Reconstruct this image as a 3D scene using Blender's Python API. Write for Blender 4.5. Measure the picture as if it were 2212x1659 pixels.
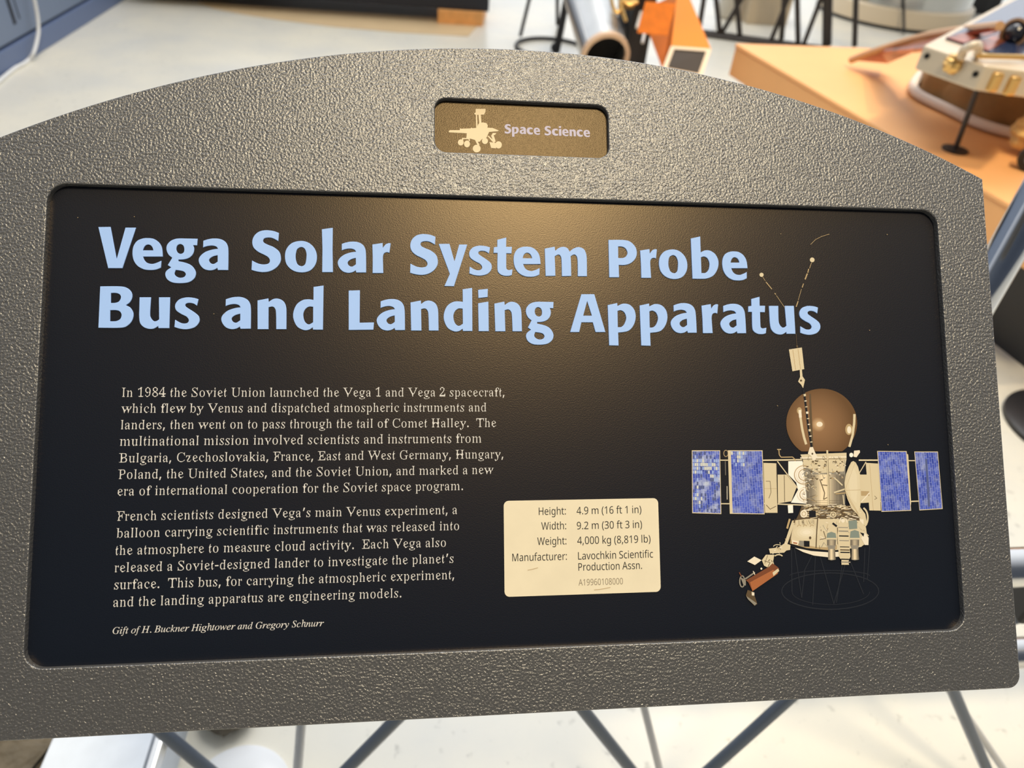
import bpy, bmesh, math, random
from mathutils import Vector, Matrix
sc = bpy.context.scene
for o in list(bpy.data.objects): bpy.data.objects.remove(o)
col = sc.collection
R = math.radians
random.seed(7)

# ------------------------------------------------------------------ camera
FPX, CX, CY = 1600.0, 1106.0, 829.5
CAM = Vector((-0.0677, -0.3632, 1.2749))
RC = Matrix(((0.99299, -0.00059, -0.11819),
             (-0.09101, 0.63415, -0.76783),
             (0.07540, 0.77321, 0.62966)))
SIGN_Z = 0.95
def _fit():
    # sign pose solved from the four corners of the opening
    r1 = Vector((0.992991347, -0.000594760, -0.118185577))
    r2 = Vector((-0.0110327, 0.99515433, -0.09770439))
    r3 = Vector((0.117671, 0.09832352, 0.98817307))
    t = Vector((0.00984887, -0.02143372, -0.49168918))
    r1.normalize(); r3.normalize(); r2 = r3.cross(r1); r2.normalize(); r3 = r1.cross(r2)
    M = Matrix((r1, r2, r3)).transposed()          # sign -> camera
    s = math.sqrt(.5)
    B = Matrix(((1, 0, 0), (0, s, -s), (0, s, s)))  # sign -> world
    cam = B @ (-(M.transposed() @ t)) + Vector((0, 0, SIGN_Z))
    return cam, B @ M.transposed()
CAM, RC = _fit()
cd = bpy.data.cameras.new('camera'); co = bpy.data.objects.new('camera', cd); col.objects.link(co)
cd.sensor_width = 36; cd.sensor_fit = 'HORIZONTAL'; cd.lens = FPX / 2212 * 36
cd.clip_start = .01; cd.clip_end = 200
co.matrix_world = Matrix.Translation(CAM) @ RC.to_4x4()
cd.dof.use_dof = True; cd.dof.focus_distance = 0.495; cd.dof.aperture_fstop = 7.2
sc.camera = co

# ------------------------------------------------------------------ light and exposure
sc.view_settings.view_transform = 'Standard'; sc.view_settings.look = 'None'
sc.view_settings.exposure = 0.0; sc.view_settings.gamma = 1; sc.view_settings.use_curve_mapping = False
w = bpy.data.worlds.new('hall_daylight'); sc.world = w; w.use_nodes = True
nt = w.node_tree; nt.nodes.clear()
out = nt.nodes.new('ShaderNodeOutputWorld'); bg = nt.nodes.new('ShaderNodeBackground')
tc = nt.nodes.new('ShaderNodeTexCoord'); sep = nt.nodes.new('ShaderNodeSeparateXYZ')
mr = nt.nodes.new('ShaderNodeMapRange'); mr.inputs[1].default_value = -1; mr.inputs[2].default_value = 1
rp = nt.nodes.new('ShaderNodeValToRGB')
rp.color_ramp.elements[0].position = 0.0; rp.color_ramp.elements[0].color = (.05, .06, .08, 1)
rp.color_ramp.elements[1].position = 1.0; rp.color_ramp.elements[1].color = (1.45, 1.5, 1.58, 1)
for p, c in ((.28, (.10, .115, .14, 1)), (.5, (.60, .63, .68, 1)), (.72, (1.12, 1.16, 1.20, 1))):
    e = rp.color_ramp.elements.new(p); e.color = c
nt.links.new(tc.outputs['Generated'], sep.inputs[0]); nt.links.new(sep.outputs['Y'], mr.inputs[0])
nt.links.new(mr.outputs[0], rp.inputs[0]); nt.links.new(rp.outputs[0], bg.inputs[0]); nt.links.new(bg.outputs[0], out.inputs[0])
bg.inputs[1].default_value = 1.0
def area(name, loc, target, size, power, color, shape='DISK', spread=180):
    l = bpy.data.lights.new(name, 'AREA'); l.shape = shape; l.size = size; l.energy = power; l.color = color; l.spread = R(spread)
    o = bpy.data.objects.new(name, l); col.objects.link(o); o.location = loc
    o.rotation_euler = (Vector(target) - Vector(loc)).to_track_quat('-Z', 'Y').to_euler(); return o
def spot_lamp(name, loc, target, power, color, angle, blend=.6, rad=.15):
    l = bpy.data.lights.new(name, 'SPOT'); l.energy = power; l.color = color; l.spot_size = R(angle); l.spot_blend = blend; l.shadow_soft_size = rad
    o = bpy.data.objects.new(name, l); col.objects.link(o); o.location = loc
    o.rotation_euler = (Vector(target) - Vector(loc)).to_track_quat('-Z', 'Y').to_euler(); return o
area('warm_ceiling_lamp', (0.66, -1.62, 5.5), (0, .2, 1.0), 1.1, 205, (1, .83, .56))
area('hall_ceiling_light', (1.5, 5.0, 8.0), (0.5, 3.0, 0), 5.0, 420, (1, .98, .95), 'SQUARE')
spot_lamp('platform_spotlight', (2.2, 0.2, 5.0), (2.1, 2.2, .45), 430, (1, .76, .45), 34)

# ------------------------------------------------------------------ pixel rays -> places on real planes
def ray(px, py): return RC @ Vector(((px - CX) / FPX, -(py - CY) / FPX, -1))
def spot(px, py, z=0.0):
    d = ray(px, py); return CAM + d * ((z - CAM.z) / d.z)
def at(px, py, depth): return CAM + ray(px, py) * depth
def on_plane(px, py, p0, n):
    d = ray(px, py); return CAM + d * ((p0 - CAM).dot(n) / d.dot(n))
_s = math.sqrt(.5)
SU, SV, SN = Vector((1, 0, 0)), Vector((0, _s, _s)), Vector((0, -_s, _s))
SO = Vector((0, 0, SIGN_Z))
def uv(px, py, n=0.0):
    p = on_plane(px, py, SO + SN * n, SN) - SO
    return (p.dot(SU), p.dot(SV))

# ------------------------------------------------------------------ materials
MATS = {}
def srgb(c):
    return tuple((v / 255 / 12.92 if v / 255 <= .04045 else ((v / 255 + .055) / 1.055) ** 2.4) for v in c)
def mat(name, c, rough=.5, metal=0.0, spec=.5, noise=None, bump=None, coat=0.0):
    """noise=(scale, amount) mottles the colour; bump=(scale, distance, strength)"""
    if name in MATS: return MATS[name]
    m = bpy.data.materials.new(name); m.use_nodes = True; t = m.node_tree; b = t.nodes['Principled BSDF']
    b.inputs['Base Color'].default_value = (*c, 1); b.inputs['Roughness'].default_value = rough
    b.inputs['Metallic'].default_value = metal; b.inputs['Specular IOR Level'].default_value = spec
    if coat: b.inputs['Coat Weight'].default_value = coat; b.inputs['Coat Roughness'].default_value = .1
    if noise or bump:
        tcn = t.nodes.new('ShaderNodeTexCoord')
    if noise:
        n = t.nodes.new('ShaderNodeTexNoise'); n.inputs['Scale'].default_value = noise[0]; n.inputs['Detail'].default_value = 6
        r = t.nodes.new('ShaderNodeMapRange'); r.inputs[1].default_value = .3; r.inputs[2].default_value = .7
        r.inputs[3].default_value = 1 - noise[1]; r.inputs[4].default_value = 1 + noise[1]
        mx = t.nodes.new('ShaderNodeMix'); mx.data_type = 'RGBA'; mx.blend_type = 'MULTIPLY'; mx.inputs[0].default_value = 1
        mx.inputs[6].default_value = (*c, 1)
        t.links.new(tcn.outputs['Object'], n.inputs['Vector']); t.links.new(n.outputs[0], r.inputs[0])
        t.links.new(r.outputs[0], mx.inputs[7]); t.links.new(mx.outputs[2], b.inputs['Base Color'])
    if bump:
        n2 = t.nodes.new('ShaderNodeTexNoise'); n2.inputs['Scale'].default_value = bump[0]; n2.inputs['Detail'].default_value = 2.5
        n2.inputs['Roughness'].default_value = .45
        bp = t.nodes.new('ShaderNodeBump'); bp.inputs['Distance'].default_value = bump[1]; bp.inputs['Strength'].default_value = bump[2]
        t.links.new(tcn.outputs['Object'], n2.inputs['Vector']); t.links.new(n2.outputs[0], bp.inputs['Height'])
        t.links.new(bp.outputs[0], b.inputs['Normal'])
    MATS[name] = m; return m

# ------------------------------------------------------------------ mesh helpers
class MB:
    def __init__(s): s.v = []; s.f = []; s.m = []
    def add(s, verts, faces, mi=0):
        k = len(s.v); s.v += [tuple(p) for p in verts]; s.f += [tuple(i + k for i in f) for f in faces]; s.m += [mi] * len(faces); return s
    def box(s, a, b, mi=0, X=None):
        vs = [Vector((x, y, z)) for x in (a[0], b[0]) for y in (a[1], b[1]) for z in (a[2], b[2])]
        if X: vs = [X @ p for p in vs]
        return s.add(vs, [(0, 1, 3, 2), (4, 6, 7, 5), (0, 4, 5, 1), (2, 3, 7, 6), (0, 2, 6, 4), (1, 5, 7, 3)], mi)
    def prism(s, poly, z0, z1, mi=0):
        n = len(poly)
        return s.add([(p[0], p[1], z0) for p in poly] + [(p[0], p[1], z1) for p in poly],
                     [tuple(range(n))[::-1], tuple(range(n, 2 * n))] + [(i, (i + 1) % n, n + (i + 1) % n, n + i) for i in range(n)], mi)
    def slab(s, pts, thick, mi=0):
        """thick plate through a 3D polygon, thickened along its normal"""
        pts = [Vector(p) for p in pts]; n = Vector((0, 0, 0))
        for i in range(len(pts)): n += pts[i].cross(pts[(i + 1) % len(pts)])
        n.normalize(); k = len(pts); q = [p - n * thick for p in pts]
        return s.add(pts + q, [tuple(range(k)), tuple(range(k, 2 * k))[::-1]] + [(i, k + i, k + (i + 1) % k, (i + 1) % k) for i in range(k)], mi)
    def hull8(s, top, bot, mi=0):
        k = len(top)
        return s.add(list(top) + list(bot), [tuple(range(k)), tuple(range(k, 2 * k))[::-1]] + [(i, k + i, k + (i + 1) % k, (i + 1) % k) for i in range(k)], mi)
    def tube(s, pts, r, seg=12, mi=0, cap=True, closed=False):
        pts = [Vector(p) for p in pts]; n = len(pts); rings = []; up = None
        for i, p in enumerate(pts):
            if closed: t = pts[(i + 1) % n] - pts[i - 1]
            else: t = pts[min(i + 1, n - 1)] - pts[max(i - 1, 0)]
            t.normalize()
            if up is None: up = t.orthogonal().normalized()
            up = (up - t * up.dot(t)).normalized(); sd = t.cross(up)
            rr = r[i] if isinstance(r, (list, tuple)) else r
            rings.append([p + (up * math.cos(2 * math.pi * j / seg) + sd * math.sin(2 * math.pi * j / seg)) * rr for j in range(seg)])
        vs = [q for rg in rings for q in rg]; fs = []
        for i in range(n if closed else n - 1):
            a = i * seg; b = ((i + 1) % n) * seg
            for j in range(seg): fs.append((a + j, a + (j + 1) % seg, b + (j + 1) % seg, b + j))
        if cap and not closed: fs += [tuple(range(seg))[::-1], tuple(range((n - 1) * seg, n * seg))]
        return s.add(vs, fs, mi)
    def lathe(s, prof, c=(0, 0, 0), seg=48, mi=0, axis=None, wob=None):
        c = Vector(c); M = Matrix.Identity(3) if axis is None else Vector((0, 0, 1)).rotation_difference(Vector(axis)).to_matrix()
        vs = []; fs = []
        for k, (r, z) in enumerate(prof):
            for j in range(seg):
                a = 2 * math.pi * j / seg; q = r * (1 + (wob(a, k) if wob else 0))
                vs.append(c + M @ Vector((q * math.cos(a), q * math.sin(a), z)))
        for k in range(len(prof) - 1):
            for j in range(seg): fs.append((k * seg + j, k * seg + (j + 1) % seg, (k + 1) * seg + (j + 1) % seg, (k + 1) * seg + j))
        cl = math.dist(prof[0], prof[-1]) < 1e-9
        if prof[0][0] > 1e-6 and not cl: fs.append(tuple(range(seg))[::-1])
        if prof[-1][0] > 1e-6 and not cl: fs.append(tuple(range((len(prof) - 1) * seg, len(prof) * seg)))
        return s.add(vs, fs, mi)
    def ball(s, c, r, mi=0, seg=24, rings=14, sc=(1, 1, 1), jit=0):
        prof = [(max(1e-5, r * math.sin(math.pi * k / rings)), -r * math.cos(math.pi * k / rings)) for k in range(rings + 1)]
        k0 = len(s.v); s.lathe(prof, (0, 0, 0), seg, mi)
        for i in range(k0, len(s.v)):
            p = s.v[i]; f = 1
            if jit: f = 1 + jit * (math.sin(9 * p[0] / r + 2) * math.cos(7 * p[1] / r) + .6 * math.sin(13 * p[2] / r + 5 * p[0] / r)) * .5
            s.v[i] = (c[0] + p[0] * sc[0] * f, c[1] + p[1] * sc[1] * f, c[2] + p[2] * sc[2] * f)
        return s
    def build(s, name, mats, parent=None, smooth=35, bevel=0, loc=None):
        """loc: world origin of the object; vertices are given in world space"""
        me = bpy.data.meshes.new(name)
        o0 = Vector(loc) if loc is not None else Vector((0, 0, 0))
        me.from_pydata([tuple(Vector(p) - o0) for p in s.v], [], s.f)
        bm = bmesh.new(); bm.from_mesh(me); bmesh.ops.remove_doubles(bm, verts=bm.verts, dist=1e-6)
        bmesh.ops.recalc_face_normals(bm, faces=bm.faces); bm.to_mesh(me); bm.free()
        mats = mats if isinstance(mats, (list, tuple)) else [mats]
        for m in mats: me.materials.append(m)
        if len(mats) > 1 and len(me.polygons) == len(s.m):
            for p, i in zip(me.polygons, s.m): p.material_index = i
        if smooth:
            me.polygons.foreach_set('use_smooth', [True] * len(me.polygons)); me.set_sharp_from_angle(angle=R(smooth))
        o = bpy.data.objects.new(name, me); col.objects.link(o); o.location = o0
        if bevel:
            b = o.modifiers.new('bevel', 'BEVEL'); b.width = bevel; b.segments = 2; b.limit_method = 'ANGLE'; b.angle_limit = R(40)
        if parent is not None:
            o.parent = parent; o.location = o0 - world_loc(parent)
        return o
def world_loc(o):
    v = Vector(o.location)
    while o.parent is not None: o = o.parent; v += Vector(o.location)
    return v
def tag(o, label, cat, group=None):
    o['label'] = label; o['category'] = cat
    if group: o['group'] = group
    return o
def thing(name, label, cat, loc, group=None):
    o = bpy.data.objects.new(name, None); o.empty_display_size = .05; col.objects.link(o); o.location = loc
    return tag(o, label, cat, group)
def structure(o): o['kind'] = 'structure'; return o
GLYPHS={
 'serif':{
  ',':(180,'/J.1/l/}0P/}0U/v0</%/v.1'),
  '-':(216,'/I0o/I1H171H170o'),
  '.':(180,'/p/+/a/A/d/l/|0#0F/z0V/e0S/:0:/%'),
  '1':(375,'0Q/./p/R0~/X1,/[1.291.2}0l3g01330&2~/f2}/d3R0%3c0G3h0s4+1-4N1y4N1_3f1_/o1`/^1}/S2x/R2:/.'),
  '2':(375,'/F/./F/t0)0L1W2.1s2l1v3U1j3r1G4%0n4(0K3z0?3r053Y0239053$0D2j/x2p/j2y/`3D/i3n/w4$0O4-0E4A0K4J0p4R1E4Q1W4M1c4G1f4?1a44204(2>3t2K3Q2C2a2/291Z1V0%/y2*/{2G0/2Q0L2Q0b2z0b2v/.'),
  '4':(375,'1$/.0M/R1E/Z1Q/_1V0(0r0Q/70Q/70{/]1T0b3=1E3r1A4L2E4L1z3h2,3)2+1b240~310~310Q2O0Q2+0(2-/e21/_2`/S3+/R2R/. /d0~1M0~1V2?1W3$1A3g041o'),
  '8':(375,'0g/*0S/20Q/@0T/I0#/R/e/t/Z0@/^0p/t1;0-1P0]1Z0a1d0k1m0U2%0V210<2</v2b/l2~/p3W0%3y0/4(0[410W4A0a4L194R1e4M1m4F1m4=1f412?3~2T3^2Z372R2g2<2H222>1`251R2#1h1s1r1g1s1Z271N2]1&2j0d2k0;2f0$2[/l2N/Z1p/K1t/>1q/41e/-1P/) 1E2;1]2A1x2U2,2{2(3^1s3v1N4)0p4(0U3y0D3^0?3-0H2g0|2A 1Y/Q1x/^20/p2<092;0a220v1J1H0y1R0_1K0;1,0-0Y000/0@/g0Z/V0|/O'),
  '9':(375,'0H/+0@/20N/H0N/O/s/V/`0)/i090,0>/z0?0+/p09/`0P/U0q/R1C/Y1d/r1x0>2+0u1v1a161Y181;0}130Z140K180D1@0B1I0D1V0$1g/o1y/b2J/b3//q3`0)3z0X4+0T4>0[4K0t4Q1L4N1[4C1[402+4#2:3p2N3L2_2`2a2C2^2$2S1j2`1T2N0L28/w1}/[1K/O1F/515/+1&/( 1Q1f1u1p2-2&23262)321o3h1d3r1D4#0w4#0X3v0L3n0;3G042i062F0=2+0K1s0h1h'),
  'B':(443,'/n/./>/?0+/I06/N0<0%0;3B073n/{3x0(3z/=3~/=431V432)4/2n3~3-3J343$302a2t222]1}2(1r3$1S351<3C0z3H0X3B0*30/a3#/Q3$/D2h/:24/42/// 0x1w1c1z2<202P2F2Y2g2X3@2H3c2-3q1J3x0m3p0n2b 2&/J2J/V2W/`2j0-2o0T2j0}2[1?2>1R1q1^1P1b0n0i0n/S0q/O1O/G'),
  'C':(468,'1|.~1N/(1A/.19/716/B0b/O0B/p0)0</s0k/j1_/s2R02390K3^0m3z1:4*1B421d4<264<2S442a4-3J3z3[4#3g433j4=3|4=3p3I3|2T3k2T3F3M3,3k2u3u2@4%2)4&1M3z0}3`0_330J2P0C1]0J0n0^050}/g1R/N26/F2l/M3?/e3s0>4*0-3c/d37/G2J/&'),
  'E':(442,'/</./</?09/L0<0l0k1Y0<2H093j013u/>3~/>433U433Q3J3U2a3E2a343C3-3Q2}3]2Z3m1c3u0q3n0n3h0o2^0y1q1c1u1|2$2.272@2z2P2z2K2.2P0J2?0J2+1?1r1O131X1G1X0o0f0p/U1a/J2d/U3./h3Z0S3b0d3u0d3`/w3X/.'),
  'F':(404,'/r/./w/?/X/A07/P0<0(0<0r0j1`0<2N083h0&3s/<3~/<433P433L3J3P2a3?2a3(3Q2k3g2A3r1a3v0m3o0n2d0x1r1_1v1y2%2+292<2|2N2|2H2.2N0J2=0J2+181y1K1_1V171Z1F1Z0n0m0p/S1N/B1p/@1E/?1G/.'),
  'G':(508,'1k/$1I//1B/70r/A0N/^0*0;/u0j/l1`/t2S0)3%0L3^0n3z1;4*1B431b4<264<2V442d4.3W3}3j4=3|4=3p3I3|2T3k2T3G3L3-3j2p3w2+4&1O3z0~3`0`340L2Q0E1_0L0l0a0/0p/r1%/_1</N1U/D1p/=2V/=3*/I32/P38/v350z2[1.2B1/2f10231@4a1@4.104T1/3n1$3i0T3h/K3T/=2P/$'),
  'H':(523,'/n/./r/?/U/@06/N0<0$0<0p/z1a0<2P093i053o/W3|/s3~/>431m43143~143w0p3o0n2[0x1v3/1v392[373o2s3w2s3~2:434h43423~4M3|3q3o3k3A3k2P4-1a3k0p3o/O4=/C4O/A44/?48/.2k/.2n/?2G/@32/M37/R390l2<1W1k1W0n0l0p/T0s/N1C/B1_/@19/?1</.'),
  'I':(261,'/n/./t/?/W/A02/N0:/T0<2%0;3n/c3{/I3}/p3~/;431o431:3~1b3}0z3r0q3n0o1C0q/R13/H14/?1>/.'),
  'L':(426,'/=/./=/?/h/I08/N0<0$0;3M093j053p/U3}/u3~/>431u431A3~1a3}0s3p0n3A0n0&0p/U14/M2./K2f/V3./k3`0o3r0o3_/|3X/.'),
  'P':(418,'/n/./r/?/U/@06/N0<0$0;3M083i043o0)3s/>3~/>431q432241264.2`4)2~3x2s3q343H3>2m392B3&1z2w1k2C1_2B1T211I181H0n0d0p/T0s/N1C/B1_/@19/?1</. 0x1a1r1d2<1o2L1x2[242d2U2b352P3]243m1i3u0p3o0m3T0n2Z'),
  'S':(390,'/Y.~/b/y/Y0s/m0s0-/p06/a0B/S0g/B1Q/>1|/J26/[2E/|2G0>2D0N2<0]101D0g1x0&2Z/s2}/w3L003o0F4%0g4-0g430r4;134>1[49264*2R4)2_462a4>2t4>2l3O2t2`2c2`2@3[2(3t1]4%0z4%0X3q0E3W0?3/0I2q1j1|2(1R2b0r2o0Y2s082f/i2I/F29/=1u/61j/*1:/#0v/%0I/7/t/5/l.~'),
  'T':(423,'0c/.0d/?0>/@0z/H1+/M10/S131X13310T3x0j3x093s/s3e/`3L/N2t/K2_/92_/=3I/9433a433^3H3a2^3P2^3G3-3;3M3&3f2`3t2-3x2D3x1e311f/e1g/R1l/L2?/B2Y/@24/?26/.'),
  'U':(492,'1O.~1;/(11/012/<0f/K0U/^0H/t0@020:0p0:3W073i033o/V3|/r3~/=431k43123~133w0n3o0m1U0n0I0|/o1)/b1H/O1t/E23/D2b/J3&/Z3</v3J0B3N0t3N3W3J3n313z2~3|3-3~2i434F434$3~413|3s3q3m3@3l0c3g0@3^/}3N/d3:/N2Q/>2S/12K/(2:.~'),
  'V':(428,'1N.|1C/Y1<08/|3C/l3k/K3y/=3|/X3~.{431M430w3~173}0H3q0I3a1E1D1~0d2~3?3.3p2f3|2V3}2i3~2K434%433d3~3y3}3Y3v2]1O2G0r1o081j/Z1a.|'),
  'W':(611,'1$.~0t0=0$2p/b3r/13}/J3~.z431/430_3~1&3}0B3t0@3a0}1]1Y0n242>2l3&2U3l1t3}253~1`433~433N3~3b3|363t3/3l3E2Y3j1j4F0{5/375:3r4{3|4m3}4|3~4d436(435h3~5r3|5a3q4k12480K43/e4*.~3s.~3h/d3b0I361p2]2U2)1/1K0I18.~'),
  'a':(344,'1h/%1b/+1g/A1A/Q0i/A0c/50Y/,0J/&/x/(/u/2/}/B/}/K/d/V/]/n/b04/p0P0/0h0D0s0p0~1-1.1U181T2$1H2:1)2E0V2G0=2@0222061@/|19/i1=/g2//o2=/w2D0C2J0J2W0w2_1I2Z1R2U1S2N1n2D2$2*2,1b2-/m1}/T2J/P2a/X2E/J2?/129/*2//$ 0l/P1K/_1Y/n1;0~0^0h0F0V080A020(04/c0</X0Q/R'),
  'b':(361,'/Y.~/s/f/t1z/o3s/F3}/R3~/6430_430F350`27152E152P192X1D2^1q2[1{2R1z292?2.2T1b2^0{2T0028/P2./E1i/;1b/,1K/$1)/$0y/*0s/20=/J/d.~ 1C/=1b/I1t/`2*0>2.112#1i1s2$1X230t260O2)0F1m0G/`0J/P0y/>'),
  'c':(293,'0b/$0O/+0J/90M/L0//W/{/e/c06/Z0k/c1W0$250/2?0T2I0]2W0r2_1H2]1P2X1S2R1P2J1q2A1{2-1y1J1g1F1X1H1S1N1N291I2@122H0~2I0d2D0N270?1|041^0.150/0Z0:010L/n0q/Z1F/T1e/Z2//w2=/k1F/Q1G/=1A//12/&'),
  'd':(370,'0H/&0>/10</A0)/K/o/d/^0E/a1F/p1w0)250@2@0B2Q0M2[0g2_0x2^1(2X1+2Q1+2F1X281s2u1n3q1E3|143~1G3~1*432`432F3N2F2j2B2)2F1D2B/W2o/K2e/J2i/91Y/#1Y/U0}/C1%/61#/,0u/% 18/O1>/S1b/W1s/{1n2#1N250p270P2.0@1u031B020@0?/i0N/U0m/K'),
  'e':(301,'0`/$0L/+0G/80L/W/{/e/i0(/]0^/[0r0?1*/]1;/n1y0*2A0I2J0O2W0c2_1-2^1:2X1@2Q1]2F1s2(2#1Y2&1A1>1&1]0{0k0{030M0<0+0M/m0o/^1A/X1c/`1|/u2.0*2=/x1x/Y1A/B1>/110/& 091:1P1:1U1Q1F25192B0v2I0_2E0K2:0@2&071h011E'),
  'f':(214,'/c/./k/>/i/D/{/K/|1K/b25/e25/>2V/s2V0(3_073{0S4*0V420_48184<1I461H4*1k3}1k3-1H3-1G3{1.4&0a3z0Q3L0X2V1E2V0z250o250O1H0Q/L0|/@16/>0v/>0w/.'),
  'g':(327,'0;-Y00-]0,-c0.-i/d-r/N.)/G.=/O.U/W.`05.h0D.o0N/(0O/309/V/h/`/_/i/h0$0.0;0L0B0B0P/q0b/f0v/_13/_1g/u2=/|2D0R2K0B2Q0L2Y1&2_1Z2P2^2P2F2,202,1}1{2,1E1{0l1j0S1L0M1I0C140;0M090//{0,/n01/h0N/a1^/Y1b/R1O/B1M/;1e.p2I.d2R.Q2N.@2G.12:-~2%-r1V-h1P-a1+-W 120T1G0_1W1.1U1n1M2+1^241Z2<1?2F0e2H0D2<051{0/1M090p0D0_0e0Q 1B-q1a-w1v.%2(.42,.W1a.f0Q.g0$.`/r.Q/n.9/t.,04-w0d-o'),
  'h':(381,'/a/./d/>/O/?/y/H/|1;0*2%/|2k/x3t/P3~/]4#/A430i430O3N0O2k0i2+1F2=1L2V1W2]1n2_2.2Z212M2-282N1u2R1N2S/H2}/?2k/>2l/.1e/.1D/>1e/@1x/D1}/L1x1}1v2&1E2/0s2*0c1}0V1s0O1f0Q/H0z/?0g/>0i/.'),
  'i':(198,'0)320$460A4;0L460L350A31 /a/./d/>/P/?/y/H/|2-/y2=/O2E/]2E/C2V0i2V0P1r0Q/H0x/?0e/>0i/.'),
  'k':(359,'/a/./d/>/P/?/y/H/|2$/y3t/Q3}/]3~/C430i430O3F0O1k0n0~1{2<1l2C1K2E1c2E1H2V2z2V2[2E2d2C2F281W1K1>0l25002c/J2w/A3+/?2w/>2x/.1o/.1M/>2,/D2-/N1~/`0x0h0O0Z0Q/H0x/?0e/>0i/.'),
  'l':(199,'/a/./d/>/P/?/y/H/|2$/y3t/P3~/]3~/B430i430P3K0P/Q0Q/H0x/?0e/>0i/.'),
  'm':(554,'/a/./c/>/O/?/y/H/{150%1x0)2$/{2,/w2</O2F/[2F/A2V0g2V0g2)1F2<1J2V1T2]1h2_2$2]2/2U2+2:2a2$3B2:3G2U3R2]3i2_4(2Z4,2M4&284H1u4L1N4M/H4v/?4c/>4f/.3`/.3b/>3O/?3w/H3s1}3p2&3?2/2^1~2S1t2L1h2N/H2v/?2d/>2f/.1a/.1d/>1Q/?1x/H1}1}1O2/142.0`1}0T1s0N1f0P/I0u/?0c/>0g/.'),
  'n':(381,'/a/./d/>/O/?/y/H/|150&1x0*2$/{2,/x2</O2F/[2F/A2V0i2V0i2+1F2>1K2V1W2]1n2_2.2Z212M2,282N1u2R1N2S/H2}/?2k/>2l/.1e/.1D/>1e/@1x/D1}/L1x1}1v2&1E2/0s2*0c1}0V1s0O1f0Q/H0z/?0g/>0i/.'),
  'o':(336,'0`/&0Q/20;/90,/C/o/g/^0J/]18/o1x0+2@082I0P2Q0_2[132_1H2W1M2Q1g2J1|262;1Z2D0o2;0(1}/L1s/B1P/91I/+14/$ 11/;1I/C1d/l1i0$1p0o1k1Q1X2/1H2A112J0o2J0V2A0F2/091i01150/0o0E/U0V/C0o/;'),
  'p':(371,'/e-W/h-g/Y-i/|-s/|100$1z/z2(/v2;/R2E/]2G/A2V0d2V0d2&1D2;1B2V1L2^1o2_2$2X2*2A2(272I2,2]1^2e0b2X/w2J/Z2>/N2%/C2%/21w/&1^/#1K/%1A/+1>/31?/?0i/N0O.N0S-v0_-p0m-m0r-h0v-W 1Q/K1q/U2$/j230A231A1~1~1u2+1T2514240{2&0T1v0O1f0O/t0Z/Y0j/Q'),
  'q':(364,'1M-W1O-h14-i1j-q1q-u1s.51P/K1*/=1*/21$/+0u/%0I/(0>/10?/J/z/U/e/}/[0e/e1T0&24012?0P2I0W2W0n2_152_1@2Y1I2G1|292U2a2a2a2F1x2E/b2H-r2s-i2[-h2_-W 1Y/R1o/`1s/r1r2#1o231@2E0v2E0Y2;0F2$051I000W0:/y0E/`0a/P0s/M'),
  'r':(287,'/f/./i/>/Q/?/{/H/{2-/w2=/O2E/[2E/C2V0g2V0g1w1;2(1M2X1d2_1|2Y1u2*2)1}2)1^1b1[1Y1x111~1%1x0]1s0P1F0R/K0|/@15/?0t/>0v/.'),
  's':(288,'0V/%08/4/m/4/b/$/R/$/R0=/d0=/~/U05/E0P/>1%/A1;/N1E/i1C/~13050Q0^0?0~/l1V/e1h/i2*/z2C0G2M0>2U0B2Z0b2`1@2R1W2S1a2`1o2`1o1X1_1X1D251*2E0M2D0725031h1&10170l1g031m/{1h/Z1R/@14/615/.1//(0~/$'),
  't':(228,'0@/$01/,06/L0#/X/x/v/x1L/_27/j27/~2L05370U3o0e3o0P2V1J2V0~270m270L1O0Q/^0}/V13/]1H/z1X/q0v/U0q/10g/('),
  'u':(375,'0F/$0;/(08/.0?/?0?/K/~/Y/v/|/q2:/H2E/T2F/92V0c2V0I1b0N/a0d/U17/S1V/V1q/f1x/q1s2;1F2F1S2F172V2e2V2K1u2E/Y2z/L2n/L2o/;1_/#1_/V1%/M0~/10m/%'),
  'v':(306,'0c/#0W/e0P0K0.11/^2=/<2E/L2E/+2V0y2V0W2F0q2F0;2@09240X1=130N1n281m2>1W2F1E2V2Q2V2;2G2B2E23271f1.1+0I1$/d0u/#'),
  'w':(435,'0N/#0C/j030S/R2</72D/G2E.~2V0_2V0;2E082A0*2=021x0J180|0S1f1f1V2@1/2F1C2G0}2V2d2V2D2E2O2D222?2-2:2;1C2q0b3I2?3*2V4)2V3t2G3z2F3m2@3G192h0P2_/h2P/#2A/#28/j250T1Y1?1=0T0m/j0a/#'),
  'x':(319,'/G/./L/=/H/A0l0]0L1B/p21/Z2@/L2D/W2E/22V0~2V0Z2F0k2F0H2A0@2=0M2#111H1m2?1X2F1C2V2W2V2=2H2@2E1x1y1#122//C2P/>2;/=2>/.16/.1;/A1R/G1C/j0_0F/|/I/|/D06/>0F/=05/=05/.'),
  'y':(300,'/Q-X/L-a/O-|/;.*/@.]/d.^/g.)00.%0F.>0U.]0a/)0X/j0E0O/]2?/+2E/K2E/)2V0w2V0L2A072=0?1|0Z16130K1l2=1X2E1E2V2L2V2:2E2A2E232=1f1*1,0A1&/X0w.q0].30S.(0+-z0%-]/m-V'),
  'z':(293,'/s/.06/</w/t0z1d0f2?0)2:/s20/_1b/Z1R/H1R/N2V232V1<2C1S1i0S/}0A/G19/J1U/S1f/c2#0?240?1O/.'),
 },
 'italic':{
  '.':(180,'/p/+/a/A/d/l/|0#0F/z0V/e0S/:0:/%'),
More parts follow.
